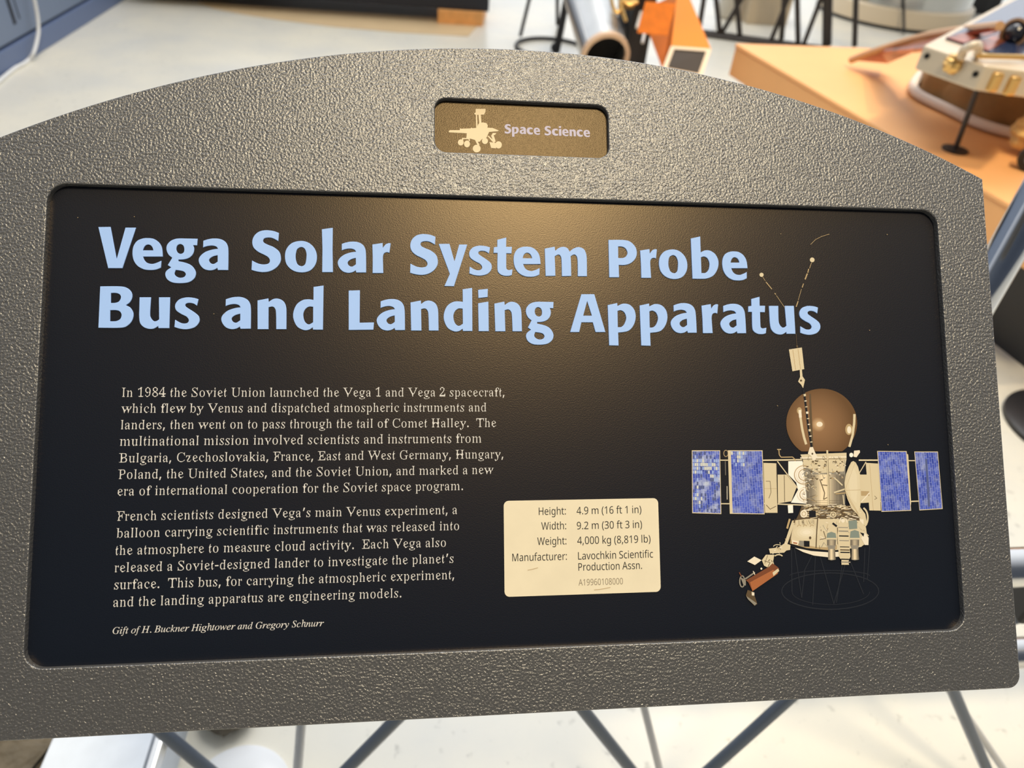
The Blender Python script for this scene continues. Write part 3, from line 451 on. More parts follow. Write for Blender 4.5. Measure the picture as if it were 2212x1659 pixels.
line2 = [('B', 212.2, 707), ('u', 299.6, 685), ('s', 376.3, 705), ('a', 477.8, 685), ('n', 556.2, 645), ('d', 632.9, 680), ('L', 752.4, 690), ('a', 813.5, 694), ('n', 886.7, 655), ('d', 958.3, 685), ('i', 1032.7, 640), ('n', 1067.9, 657), ('g', 1136.2, 728),
         ('A', 1231.6, 718), ('p', 1312.8, 659), ('p', 1381.8, 659), ('a', 1448.8, 698), ('r', 1515.5, 659), ('a', 1556.3, 699), ('t', 1616, 665), ('u', 1661.1, 660), ('s', 1726.6, 675)]
outline('title_lettering', title(line1, [(235, 579), (695, 587.4), (1190, 598.2), (1315, 599.4), (1500, 601.5)]), m_title, panel, TN, .0009, .00022, 50)
outline('title_lettering', title(line2, [(215, 707.7), (345, 708.7), (755, 713.7), (900, 715.2), (1060, 716.3), (1240, 718), (1630, 718.5)]), m_title, panel, TN, .0009, .00022, 50)

# --- printed paragraphs
TIMES = {'1': 500, '2': 500, '4': 500, '8': 500, '9': 500, ' ': 250, ',': 250, '-': 333, '.': 250, "'": 333, 'A': 722, 'B': 667, 'C': 667, 'E': 611, 'F': 556, 'G': 722, 'H': 722, 'I': 333, 'L': 611, 'P': 556, 'S': 556, 'T': 611, 'U': 722, 'V': 722, 'W': 944,
         'a': 444, 'b': 500, 'c': 444, 'd': 500, 'e': 444, 'f': 333, 'g': 500, 'h': 500, 'i': 278, 'k': 500, 'l': 278, 'm': 778, 'n': 500, 'o': 500, 'p': 500, 'q': 500, 'r': 333, 's': 389, 't': 278, 'u': 500, 'v': 500, 'w': 722, 'x': 500, 'y': 500, 'z': 444}
ITAL = {' ': 250, '.': 250, 'G': 722, 'H': 722, 'B': 611, 'S': 500, 'i': 278, 'f': 278, 't': 278, 'o': 500, 'u': 500, 'c': 444, 'k': 444, 'n': 500, 'e': 444, 'r': 389, 'g': 500, 'h': 500, 'w': 667, 'a': 500, 'd': 500, 'y': 444}
class Loops(list):
    pass
def setline(txt, font, widths, left, right, base, n, em_v=None, dv=0.0):
    """left/right/base: photo pixels of the line's ink ends and its baseline points"""
    x = 0; raw = []; par = []; ci = 0; G = GLYPHS[font]
    s0 = {'serif': .662 / .4553, 'italic': .653 / .4647, 'sans': 1.0}[font]
    for ch in txt:
        ci += 1
        par += [ci % 2] * (len(raw) - len(par))
        if ch == ' ': x += (widths[' '] / 1000 if widths else .26 * .68); continue
        if ch == "'":
            g = decode(G[','][1]); kx = s0; raw += [[(x + .06 + p[0] * kx, p[1] * s0 + .56) for p in L] for L in g]; x += .30; continue
        adv, enc = G[ch]; W_ = widths[ch] / 1000 if widths else adv / 1000; kx = W_ / (adv / 1000 * s0) * s0 if widths else s0
        raw += [[(x + p[0] * kx, p[1] * s0) for p in L] for L in decode(enc)]; x += W_
    lo = min(p[0] for L in raw for p in L); hi = max(p[0] for L in raw for p in L)
    uL = uv(left, base[0][1], n)[0]; uR = uv(right, base[-1][1], n)[0]
    v0 = sum(uv(px_, py_, n)[1] for px_, py_ in base) / len(base) + dv
    k = (uR - uL) / (hi - lo); kv = em_v if em_v else k
    par += [(ci + 1) % 2] * (len(raw) - len(par))
    full = [[(uL + (p[0] - lo) * k, v0 + p[1] * kv) for p in L] for L in raw]
    return [L for L, q in zip(full, par) if q], [L for L, q in zip(full, par) if not q]
PARA = [
 [('In 1984 the Soviet Union launched the Vega 1 and Vega 2 spacecraft,', 262.1, 1089.7, 857.2, 856.2),
  ('which flew by Venus and dispatched atmospheric instruments and', 260.9, 1050.6, 892.2, 888.2),
  ('landers, then went on to pass through the tail of Comet Halley.  The', 260.1, 1072, 927.8, 921.7),
  ('multinational mission involved scientists and instruments from', 257.9, 1040, 963.8, 955.3),
  ('Bulgaria, Czechoslovakia, France, East and West Germany, Hungary,', 256.4, 1087.2, 999.6, 989.3),
  ('Poland, the United States, and the Soviet Union, and marked a new', 254.8, 1066.5, 1036.2, 1022),
  ('era of international cooperation for the Soviet space program.', 253.8, 1000.1, 1072.3, 1057)],
 [("French scientists designed Vega's main Venus experiment, a", 251.4, 987.9, 1127.8, 1107.5),
  ('balloon carrying scientific instruments that was released into', 250.8, 991.6, 1163.4, 1143.1),
  ('the atmosphere to measure cloud activity.  Each Vega also', 249.3, 963.1, 1200.6, 1179.3),
  ("released a Soviet-designed lander to investigate the planet's", 246.9, 979.4, 1237.7, 1214.3),
  ('surface.  This bus, for carrying the atmospheric experiment,', 246.3, 981, 1274.7, 1249.3),
  ('and the landing apparatus are engineering models.', 244.6, 866.9, 1311.9, 1289.5)]]
PN = D_PANEL + .0001
for blk in PARA:
    loops, loops2 = [], []
    for t_, l_, r_, b0, b1 in blk:
        L, M_ = setline(t_, 'serif', TIMES, l_, r_, [(l_, b0), (r_, b1)], PN); loops += L; loops2 += M_
    outline('paragraph_print', loops, m_body, panel, PN, .00004, alt=loops2)
L, M_ = setline('Gift of H. Buckner Hightower and Gregory Schnurr', 'italic', ITAL, 243.2, 699.7, [(243, 1368.5), (699, 1353.6)], PN)
outline('credit_line_print', L, m_body, panel, PN, .00004, alt=M_)

# --- data card
def F(x, y): return (1060 + x / 5.53, 1060 + y / 5.53)
c4 = [uv(*F(*p), PN) for p in ((155, 118), (1995, 92), (2035, 1210), (165, 1265))]
x0 = (c4[0][0] + c4[3][0]) / 2; x1 = (c4[1][0] + c4[2][0]) / 2; y1 = (c4[0][1] + c4[1][1]) / 2; y0 = (c4[2][1] + c4[3][1]) / 2
card = outline('data_card', [rrect(x0, y0, x1, y1, .0034)], m_card, sign, D_PANEL + .00025, .00020)
CN = D_PANEL + .0003
loops, loops2 = [], []
rows = [('Height:', 575, 898, 290), ('4.9 m (16 ft 1 in)', 1027, 1800, 281), ('Width:', 605, 902, 466), ('9.2 m (30 ft 3 in)', 1030, 1808, 459), ('Weight:', 557, 905, 648), ('4,000 kg (8,819 lb)', 1035, 1910, 636),
        ('Manufacturer:', 258, 910, 840), ('Lavochkin Scientific', 1045, 1940, 818), ('Production Assn.', 1048, 1808, 951)]
emv = .0049 / .4795
for t_, l_, r_, b_ in rows:
    pl, pr = F(l_, b_), F(r_, b_ - 12 * (r_ - l_) / 800)
    L, M_ = setline(t_, 'sans', None, pl[0], pr[0], [pl, pr], CN, emv); loops += L; loops2 += M_
outline('card_print', loops, m_ink, card, CN, .00004, alt=loops2)
pl, pr = F(1050, 1133), F(1580, 1118)
L, M_ = setline('A19960108000', 'sans', None, pl[0], pr[0], [pl, pr], CN, .0041 / .4795)
outline('catalogue_number', L, m_greyink, card, CN, .00004, alt=M_)['label'] = 'grey catalogue number'

# --- nameplate: rover emblem and lettering
def E_(x, y, n=NP + .0001): return uv(920 + x / 5.267, 190 + y / 5.267, n)
def disc(f, cx, cy, rx, ry, k=24): return [f(cx + rx * math.cos(2 * math.pi * j / k), cy + ry * math.sin(2 * math.pi * j / k)) for j in range(k)]
shapes = [
 [(567, 238), (680, 238), (678, 268), (662, 303), (625, 303), (632, 395), (650, 392), (690, 400), (704, 428), (700, 452), (760, 455), (832, 485), (815, 492), (720, 500), (705, 530), (690, 565), (640, 580), (610, 612), (585, 612), (560, 592), (500, 575), (460, 570), (465, 515), (265, 505), (258, 493), (275, 480), (385, 480), (388, 453), (396, 464), (510, 460), (520, 448), (526, 458), (572, 455), (568, 303), (558, 303), (548, 290), (566, 278)],
 [(412, 568), (498, 570), (500, 604), (488, 604), (486, 583), (426, 581), (424, 600), (410, 596)],
 [(556, 585), (580, 592), (612, 650), (590, 658)], [(700, 548), (715, 545), (790, 615), (770, 625)], [(742, 545), (762, 512), (800, 514), (796, 524), (772, 540), (795, 612), (768, 608)], [(722, 615), (790, 625), (800, 688), (742, 682)]]
MBn = MB()
emb = [[E_(*p) for p in s_] for s_ in shapes]
em0 = outline('rover_emblem', [emb[0], [E_(*p) for p in ((582, 305), (598, 305), (607, 400), (592, 420), (588, 440))][::-1]], m_emblem, nameplate, NP + .0001, .00004)
other = emb[1:] + [disc(E_, 397, 620, 33, 35), disc(E_, 468, 637, 34, 39), disc(E_, 578, 690, 45, 44), disc(E_, 672, 603, 34, 36), disc(E_, 826, 648, 38, 41)]
mm = MB()
for i, L in enumerate(other): mm.add([(p[0], p[1], NP + .00012 + i * .000004) for p in L], [tuple(range(len(L)))])
me2 = bpy.data.meshes.new('emblem_wheels'); me2.from_pydata(mm.v, [], mm.f); me2.materials.append(m_emblem)
ow = bpy.data.objects.new('emblem_wheels', me2); col.objects.link(ow); ow.parent = nameplate
def smallword(txt, x0_, x1_, yb):
    u0 = E_(x0_, yb)[0]; u1 = E_(x1_, yb - 2)[0]; v0 = E_((x0_ + x1_) / 2, yb)[1]; x = 0; raw = []
    for ch in txt:
        Ls, wd = GL[ch]; raw += [[(p[0] + x, p[1]) for p in L] for L in Ls]; x += wd + .0021
    x -= .0021; k = (u1 - u0) / x
    return [[(u0 + p[0] * k, v0 + p[1] * .245) for p in L] for L in raw]
outline('nameplate_lettering', smallword('Space', 897, 1300, 524) + smallword('Science', 1352, 1868, 547), m_namelet, nameplate, NP + .0001, .00005)

# --- the printed picture of the spacecraft, inks laid on the panel layer by layer
pic_layer = [0]
class Ink:
    def __init__(s, name, mats): s.name = name; s.mats = mats; s.mb = MB()
    def poly(s, f, pts, mi=0, hole=None):
        pic_layer[0] += 1; n = PN + .00001 + pic_layer[0] * .0000005
        s.mb.add([(*uv(*f(*p), n), n) for p in pts], [tuple(range(len(pts)))], mi); return s
    def line(s, f, pts, w_, mi=0):
        for a, b in zip(pts, pts[1:]):
            d = math.hypot(b[0] - a[0], b[1] - a[1]) or 1; nx, ny = -(b[1] - a[1]) / d * w_ / 2, (b[0] - a[0]) / d * w_ / 2
            s.poly(f, [(a[0] + nx, a[1] + ny), (b[0] + nx, b[1] + ny), (b[0] - nx, b[1] - ny), (a[0] - nx, a[1] - ny)], mi)
        return s
    def ell(s, f, cx, cy, rx, ry, mi=0, k=40, a0=0, a1=360):
        return s.poly(f, [(cx + rx * math.cos(R(a0 + (a1 - a0) * j / k)), cy + ry * math.sin(R(a0 + (a1 - a0) * j / k))) for j in range(k + (a1 - a0 < 360))], mi)
    def ring(s, f, cx, cy, rx, ry, w_, mi=0, a0=0, a1=360, k=36):
        return s.line(f, [(cx + rx * math.cos(R(a0 + (a1 - a0) * j / k)), cy + ry * math.sin(R(a0 + (a1 - a0) * j / k))) for j in range(k + 1)], w_, mi)
    def done(s, parent):
        me = bpy.data.meshes.new(s.name); me.from_pydata(s.mb.v, [], s.mb.f)
        for m in s.mats: me.materials.append(m)
        for p, i in zip(me.polygons, s.mb.m): p.material_index = i
        bm = bmesh.new(); bm.from_mesh(me)
        bmesh.ops.triangulate(bm, faces=bm.faces)
        for f in bm.faces:
            if f.normal.z < 0: f.normal_flip()
        bm.to_mesh(me); bm.free()
        o = bpy.data.objects.new(s.name, me); col.objects.link(o); o.parent = parent; return o
A_ = lambda x, y: (1480 + x / 3.8138, 940 + y / 3.8138)
B_ = lambda x, y: (1460 + x / 3.3177, 480 + y / 3.3177)
C_ = lambda x, y: (1680 + x / 9.218, 940 + y / 9.218)
D_ = lambda x, y: (1580 + x / 6.703, 1090 + y / 6.703)
def inkm(name, c): return mat('ink_' + name, srgb(c), .45, 0, .25)
i_cream, i_pale, i_tan, i_dk, i_blk, i_grey = inkm('cream', (212, 198, 166)), inkm('pale', (232, 222, 202)), inkm('tan', (180, 156, 116)), inkm('umber', (92, 76, 55)), inkm('black', (22, 24, 30)), inkm('grey', (142, 136, 124))
i_white, i_brown, i_rust, i_faint, i_sage = inkm('white', (246, 240, 230)), inkm('brown', (120, 70, 45)), inkm('rust', (168, 102, 62)), inkm('faint', (33, 37, 46)), inkm('sage', (128, 140, 132))
# blue solar cell print: grid of cells
def cellmat(name, light):
    m = bpy.data.materials.new(name); m.use_nodes = True; t = m.node_tree; b = t.nodes['Principled BSDF']; b.inputs['Roughness'].default_value = .45; b.inputs['Specular IOR Level'].default_value = .25
    tcn = t.nodes.new('ShaderNodeTexCoord'); br = t.nodes.new('ShaderNodeTexBrick')
    br.offset = 0.35; br.inputs['Scale'].default_value = 1; br.inputs['Brick Width'].default_value = .0042; br.inputs['Row Height'].default_value = .00175; br.inputs['Mortar Size'].default_value = .00011
    br.inputs['Color1'].default_value = (*srgb((48, 66, 160)), 1); br.inputs['Color2'].default_value = (*srgb((84, 102, 200)), 1); br.inputs['Mortar'].default_value = (*srgb((148, 160, 214)), 1)
    mp = t.nodes.new('ShaderNodeMapping'); mp.inputs[2].default_value = (0, 0, R(87)); t.links.new(tcn.outputs['Object'], mp.inputs[0]); t.links.new(mp.outputs[0], br.inputs['Vector'])
    n = t.nodes.new('ShaderNodeTexNoise'); n.inputs['Scale'].default_value = 160; n.inputs['Detail'].default_value = 4
    r = t.nodes.new('ShaderNodeMapRange'); r.inputs[1].default_value = .48; r.inputs[2].default_value = .74; r.inputs[3].default_value = 0; r.inputs[4].default_value = light
    mx = t.nodes.new('ShaderNodeMix'); mx.data_type = 'RGBA'; mx.inputs[7].default_value = (*srgb((205, 214, 226)), 1)
    t.links.new(tcn.outputs['Object'], n.inputs['Vector']); t.links.new(n.outputs[0], r.inputs[0]); t.links.new(r.outputs[0], mx.inputs[0]); t.links.new(br.outputs[0], mx.inputs[6]); t.links.new(mx.outputs[2], b.inputs['Base Color'])
    return m
i_glare2, i_lite = inkm('warm_glare', (206, 208, 200)), inkm('light_cells', (106, 122, 206))
i_glare, i_shade = inkm('pale_glare', (152, 172, 224)), inkm('grey_cells', (84, 94, 140))
i_cell, i_cell2 = cellmat('ink_solar_cells', .35), cellmat('ink_glinting_solar_cells', .75)
# bronze globe print: radial fade painted by the printer
def globemat():
    m = bpy.data.materials.new('ink_bronze_globe'); m.use_nodes = True; t = m.node_tree; b = t.nodes['Principled BSDF']; b.inputs['Roughness'].default_value = .45; b.inputs['Specular IOR Level'].default_value = .25
    tcn = t.nodes.new('ShaderNodeTexCoord'); mp = t.nodes.new('ShaderNodeMapping'); cu, cv = uv(*B_(1020, 1450), PN); mp.inputs[1].default_value = (-cu / .026, -cv / .026, 0); mp.inputs[3].default_value = (1 / .026, 1 / .026, 0)
    g = t.nodes.new('ShaderNodeTexGradient'); g.gradient_type = 'SPHERICAL'; r = t.nodes.new('ShaderNodeValToRGB')
    r.color_ramp.elements[0].color = (*srgb((100, 72, 44)), 1); r.color_ramp.elements[1].color = (*srgb((238, 214, 176)), 1); r.color_ramp.elements[1].position = 1
    for p, c in ((.35, (124, 92, 62)), (.8, (142, 107, 74)), (.93, (196, 164, 124))):
        e = r.color_ramp.elements.new(p); e.color = (*srgb(c), 1)
    t.links.new(tcn.outputs['Object'], mp.inputs[0]); t.links.new(mp.outputs[0], g.inputs[0]); t.links.new(g.outputs[0], r.inputs[0]); t.links.new(r.outputs[0], b.inputs['Base Color'])
    return m
i_globe = globemat()
pal = [i_cream, i_pale, i_tan, i_dk, i_blk, i_grey, i_white, i_brown, i_rust, i_faint, i_sage] + [inkm('tank_%s' % s_, tuple(int(a + (c - a) * j_ / 7) for a, c in zip((112, 104, 92), (236, 218, 184)))) for j_, s_ in enumerate('abcdefgh')]
CR, PA, TA, DK, BK, GY, WH, BR, RU, FA, SG = range(11)
picture = bpy.data.objects.new('spacecraft_print', None); col.objects.link(picture); picture.parent = sign; picture.empty_display_size = .02
# faint ring stand under the craft
k = Ink('ring_stand_print', pal)
k.ring(A_, 1195, 1285, 400, 150, 9, FA); k.ring(A_, 1190, 1160, 330, 45, 7, FA, 180, 360); k.ring(A_, 1200, 1290, 320, 105, 6, FA, 0, 180)
for a, b in (((875, 930), (880, 1290)), ((900, 930), (960, 1340)), ((1060, 960), (980, 1120)), ((1075, 960), (1050, 1400)), ((1100, 960), (1225, 1390)), ((1330, 1020), (1225, 1390)), ((1360, 1040), (1470, 1310)), ((1480, 930), (1470, 1210)), ((1520, 900), (1500, 1190)), ((985, 1110), (960, 1340)), ((1300, 1030), (1245, 1380))):
    k.line(A_, [a, b], 8, FA)
k.done(picture)
# boom, panels and hinges
for a, b, w_ in (((285, 206), (360, 206), 9), ((292, 565), (365, 565), 9), ((635, 207), (965, 202), 12), ((640, 562), (1010, 578), 10), ((1430, 206), (1592, 206), 12), ((1835, 210), (1895, 210), 8), ((1850, 546), (1930, 543), 10), ((1440, 552), (1622, 545), 9), ((760, 215), (930, 440), 8), ((1490, 220), (1430, 320), 7)):
    Ink('boom_print', pal).line(A_, [a, b], w_, CR).done(picture)
k = Ink('antenna_pipe_print', pal)
k.line(A_, [(772, 118), (775, 160), (790, 182), (885, 180), (905, 200), (912, 330)], 8, TA); k.line(A_, [(758, 118), (790, 118)], 8, TA)
k.done(picture); k = Ink('hinge_spring_print', pal)
k.poly(A_, [(312, 150), (330, 120), (355, 120), (352, 200), (320, 200)], BK).ring(A_, 336, 150, 18, 26, 5, TA)
k.done(picture)
for ln_, w_, c_ in (([(330, 215), (333, 330)], 4, GY), ([(345, 420), (346, 530)], 5, PA)): Ink('hinge_rod_print', pal).line(A_, ln_, w_, c_).done(picture)
k = Ink('radiator_print', pal)
k.poly(A_, [(645, 228), (752, 232), (762, 640), (658, 640)], CR).line(A_, [(752, 232), (762, 640)], 3, DK).line(A_, [(650, 440), (757, 440)], 3, TA)
k.line(A_, [(665, 380), (700, 380), (708, 470), (690, 520)], 4, DK).line(A_, [(668, 575), (700, 610), (750, 585)], 5, DK)
k.done(picture); k = Ink('radiator_print', pal); k.poly(A_, [(762, 325), (835, 325), (918, 430), (875, 545), (765, 562)], CR).line(A_, [(816, 330), (820, 550)], 5, DK)
k2 = Ink('radiator_print', pal); k3 = k; k = k2; k.poly(A_, [(1488, 228), (1597, 235), (1612, 622), (1518, 620)], CR).line(A_, [(1520, 240), (1550, 620)], 3, TA).line(A_, [(1560, 500), (1580, 520), (1560, 530)], 4, DK)
k2.done(picture); k2 = Ink('radiator_print', pal); k = k2; k.poly(A_, [(1436, 325), (1502, 325), (1522, 555), (1448, 560)], CR)
k2.done(picture); k2 = Ink('bracket_print', pal).poly(A_, [(1448, 460), (1515, 462), (1518, 500), (1450, 500)], TA); Ink('dish_strut_print', pal).line(A_, [(1450, 552), (1518, 475)], 8, PA).done(picture)
k2.done(picture); k3.done(picture)
for quad, hinge, m_ in (([(55, 125), (288, 125), (298, 650), (58, 643)], None, 1), ([(370, 125), (638, 125), (655, 652), (385, 648)], [(352, 125), (374, 125), (388, 648), (368, 648)], 0),
                        ([(1582, 130), (1825, 132), (1862, 622), (1618, 632)], [(1822, 150), (1838, 160), (1862, 560), (1855, 600)], 0), ([(1888, 135), (2082, 135), (2122, 608), (1930, 620)], None, 0)):
    k = Ink('solar_panel_print', [i_cream, i_cell, i_cell2, i_glare, i_shade, i_glare2, i_lite])
    if hinge: k.poly(A_, hinge, 0)
    k.poly(A_, quad, 0); cx_ = sum(p[0] for p in quad) / 4; cy_ = sum(p[1] for p in quad) / 4
    k.poly(A_, [(cx_ + (p[0] - cx_) * .955, cy_ + (p[1] - cy_) * .975) for p in quad], 1 + m_)
    def cell(i, j, ni, nj, c_):
        def pt_(s_, t_): return tuple((quad[0][q] * (1 - s_) + quad[1][q] * s_) * (1 - t_) + (quad[3][q] * (1 - s_) + quad[2][q] * s_) * t_ for q in (0, 1))
        a_, e_ = .03 + .94 * i / ni, .94 / ni * .86; f_, g_ = .02 + .96 * j / nj, .96 / nj * .84
        k.poly(A_, [pt_(a_, f_), pt_(a_ + e_, f_), pt_(a_ + e_, f_ + g_), pt_(a_, f_ + g_)], c_)
    if m_ == 1:
        for i in range(14):
            for j in range(16):
                g_ = math.exp(-((j - 3) / 2.6) ** 2) * .8 + (.75 if i < 4 and j < 6 else 0) + .7 * math.exp(-((i - 1.5) / 2) ** 2 - ((j - 12) / 2) ** 2) - (.6 if j in (0, 1) else 0)
                if random.random() < g_ * .85: cell(i, j, 14, 16, 3 if random.random() < .55 else 5)
                elif random.random() < .22: cell(i, j, 14, 16, 4)
    elif quad[0][0] == 370:
        for i in range(16):
            for j in range(16):
                if random.random() < math.exp(-((i - 4.5) / 2.6) ** 2 - ((j - 1) / 3.6) ** 2): cell(i, j, 16, 16, 3 if random.random() < .5 else 5)
                elif random.random() < .06: cell(i, j, 16, 16, 6)
    elif quad[0][0] == 1582:
        for i in range(13):
            for j in range(13):
                if random.random() < .08: cell(i, j, 13, 13, 6)
    elif quad[0][0] == 1888: k.line(A_, [(1985, 195), (2010, 590)], 18, 4)
    k.done(picture)
# globe
k = Ink('globe_print', [i_globe] + pal)
k.poly(B_, [(1045 + 254 * math.cos(R(a)), 1440 + 247 * math.sin(R(a))) for a in range(-235, 56, 5)], 0)
k.poly(B_, [(955, 1230), (968, 1230), (985, 1620), (962, 1620)], 1 + DK)
for x_, y_, rx, ry, c_ in ((1240, 1485, 26, 40, TA), (1242, 1488, 15, 26, PA), (1030, 1448, 22, 18, PA), (885, 1350, 18, 24, TA)): k.ell(B_, x_, y_, rx, ry, 1 + c_, 20)
k.line(B_, [(893, 1400), (905, 1480), (918, 1540), (934, 1592)], 17, 1 + CR).line(B_, [(888, 1345), (893, 1400)], 20, 1 + PA)
k.line(B_, [(1280, 1375), (1278, 1440), (1266, 1530), (1243, 1610)], 17, 1 + CR)
k.done(picture)
# mast with its box and whisker wires
k = Ink('mast_print', pal)
k.line(B_, [(915, 1200), (935, 1350), (950, 1480), (975, 1625)], 15, BK)
for t_ in range(9): y_ = 1240 + t_ * 42; k.line(B_, [(917 + (y_ - 1200) * .141 - 7, y_), (917 + (y_ - 1200) * .141 + 9, y_ - 2)], 7 if t_ % 3 else 16, PA if t_ % 2 else CR)
k.poly(B_, [(810, 912), (903, 898), (920, 1053), (835, 1068)], CR).line(B_, [(838, 915), (858, 1060)], 4, TA).line(B_, [(875, 908), (893, 1055)], 4, TA)
k.poly(B_, [(888, 1058), (903, 1055), (908, 1105), (925, 1130), (912, 1190), (898, 1165), (876, 1142), (890, 1110)], CR).ell(B_, 897, 1135, 8, 8, DK, 12)
k.line(B_, [(868, 882), (870, 900)], 10, DK).line(B_, [(862, 800), (867, 890)], 3, DK)
k.ell(B_, 614, 377, 15, 15, CR, 16).ell(B_, 977, 270, 17, 17, CR, 16)
for a, b, w_ in (((622, 392), (640, 420), 3), ((645, 428), (688, 480), 6), ((708, 508), (716, 518), 6), ((720, 525), (780, 612), 3), ((972, 290), (958, 330), 4), ((952, 335), (945, 362), 7), ((942, 368), (926, 410), 9), ((915, 440), (905, 468), 6), ((900, 480), (876, 560), 3), ((876, 566), (862, 606), 7)):
    k.line(B_, [a, b], w_, TA)
k.done(picture)
# bus: ring, tank, coils
k = Ink('bus_print', pal)
k.poly(A_, [(850, 215), (965, 213), (1000, 330), (1000, 565), (872, 556), (930, 450), (915, 390), (850, 325)], WH)
k.poly(C_, [(500, 560), (1350, 560), (1340, 1400), (590, 1400)], GY)
for j_ in range(22):
    x0_ = 580 + j_ * 34; k.poly(C_, [(x0_, 780), (x0_ + 35, 780), (x0_ + 35, 1400), (x0_, 1400)], len(pal) - 8 + min(7, max(0, int(7.5 * math.exp(-((x0_ - 905) / 210) ** 2)))))
for y_ in (1310, 1345, 1380): k.line(C_, [(610, y_), (1330, y_ - 10)], 5, DK)
k.poly(C_, [(450, 385), (1370, 350), (1370, 480), (1320, 720), (830, 760), (520, 640), (500, 480)], CR)
k.line(C_, [(450, 455), (1370, 430)], 26, PA).line(C_, [(480, 480), (1370, 470)], 10, DK)
for i in range(60):
    x_, y_ = random.uniform(500, 1330), random.uniform(400, 860); k.line(C_, [(x_, y_), (x_ + random.uniform(-40, 60), y_ + random.uniform(10, 90))], random.uniform(5, 10), random.choice((TA, DK, CR, PA, GY)))
for i in range(70):
    x_, y_ = random.uniform(500, 1340), random.uniform(500, 880); k.poly(C_, [(x_, y_), (x_ + random.uniform(14, 60), y_ + random.uniform(-8, 8)), (x_ + random.uniform(14, 50), y_ + random.uniform(10, 34)), (x_, y_ + 20)], random.choice((DK, TA, CR, PA, DK, GY)))
for i in range(70):
    x_, y_ = random.uniform(480, 740), random.uniform(620, 1330); k.line(C_, [(x_, y_), (x_ + random.uniform(-20, 120), y_ + random.uniform(-50, 90))], random.uniform(6, 12), random.choice((CR, DK, TA, GY, DK, PA)))
for q in range(4): k.ring(C_, 520, 790, 60 + q * 42, 70 + q * 38, 15, (PA, TA)[q % 2], 60, 290, 20)
for q in range(3): k.ring(C_, 560, 1180, 70 + q * 48, 70 + q * 38, 15, (PA, TA)[q % 2], 80, 250, 16)
k.line(C_, [(985, 300), (1000, 700), (1015, 1400), (1030, 1520)], 36, CR).line(C_, [(1003, 480), (1035, 1520)], 8, DK)
k.poly(C_, [(640, 240), (700, 235), (745, 345), (790, 430), (740, 500), (690, 500), (670, 420), (600, 370)], PA).ell(C_, 690, 370, 18, 22, DK, 12)
k.line(C_, [(840, 880), (910, 1080), (935, 1150), (915, 1280), (985, 1240)], 14, DK).line(C_, [(890, 990), (990, 1000)], 14, DK)
k.poly(C_, [(1400, 340), (1640, 300), (1640, 450), (1400, 440)], BK).ell(C_, 1465, 395, 40, 45, WH, 16).poly(C_, [(1520, 310), (1630, 300), (1640, 340), (1570, 440), (1510, 430)], PA)
k.line(C_, [(1130, 850), (1290, 1000)], 26, CR).line(C_, [(1120, 1145), (1350, 1070)], 30, CR).line(C_, [(1150, 1170), (1350, 1150)], 22, TA).line(C_, [(1300, 1190), (1320, 1380)], 20, CR)
k.done(picture)
# lower lander shell
k = Ink('lander_print', pal + [inkm('shell_%s' % s_, c_) for s_, c_ in zip('abcd', ((216, 203, 172), (221, 209, 180), (226, 215, 189), (232, 222, 200)))])
k.ring(A_, 1450, 680, 55, 85, 14, CR, -70, 80); k.poly(A_, [(1320, 600), (1440, 590), (1485, 650), (1500, 740), (1420, 745), (1340, 690)], CR).poly(A_, [(1400, 690), (1470, 695), (1470, 735), (1400, 735)], PA)
k.poly(A_, [(960, 580), (1420, 580), (1440, 720), (900, 720), (935, 650)], DK)
for i in range(150):
    x_, y_ = random.uniform(955, 1390), random.uniform(575, 705); k.line(A_, [(x_, y_), (x_ + random.uniform(10, 70), y_ + random.uniform(-14, 14))], random.uniform(3, 8), random.choice((CR, TA, PA, CR, DK, GY)))
k.ell(A_, 978, 648, 30, 32, PA, 20).ring(A_, 978, 648, 16, 17, 5, TA).poly(A_, [(1020, 622), (1075, 622), (1078, 676), (1022, 676)], BK).poly(A_, [(845, 578), (888, 575), (890, 640), (850, 642)], WH)
k.ell(A_, 1220, 655, 26, 26, CR, 18).ring(A_, 1220, 655, 14, 14, 5, DK)
k.poly(A_, [(880, 705), (1000, 690), (1250, 690), (1440, 705), (1490, 760), (1505, 880), (1450, 920), (1290, 945), (1180, 948), (1000, 930), (862, 892), (868, 800)], CR)
for j_ in range(4): k.ell(A_, 1000, 800, 105 - j_ * 24, 62 - j_ * 15, len(pal) + j_, 28)
k.poly(A_, [(862, 850), (1080, 905), (1250, 905), (1250, 940), (1180, 948), (1000, 930), (862, 892)], TA).poly(A_, [(872, 850), (1080, 898), (1240, 900), (1240, 925), (1080, 922), (880, 880)], CR)
for i in range(40):
    x_, y_ = random.uniform(1100, 1480), random.uniform(705, 920); k.line(A_, [(x_, y_), (x_ + random.uniform(-30, 40), y_ + random.uniform(5, 45))], random.uniform(2, 5), random.choice((TA, DK, PA, PA, GY)))
for i in range(14):
    x_ = random.uniform(890, 1080); k.line(A_, [(x_, 700), (x_ + random.uniform(-16, 16), 725 + random.uniform(0, 20))], 3, random.choice((TA, DK)))
k.line(A_, [(862, 905), (940, 930), (1060, 950), (1180, 958), (1290, 952)], 14, BK)
k.poly(A_, [(905, 928), (1040, 955), (1180, 965), (1290, 960), (1280, 1000), (1180, 1006), (1060, 992), (970, 962)], PA)
k.line(A_, [(1092, 680), (1085, 780), (1078, 930)], 9, DK).line(A_, [(905, 690), (875, 800), (862, 890)], 8, DK).line(A_, [(1255, 760), (1258, 900)], 6, DK)
for x_ in (940, 988, 1045): k.ring(A_, x_, 752, 14, 12, 5, TA, 160, 350)
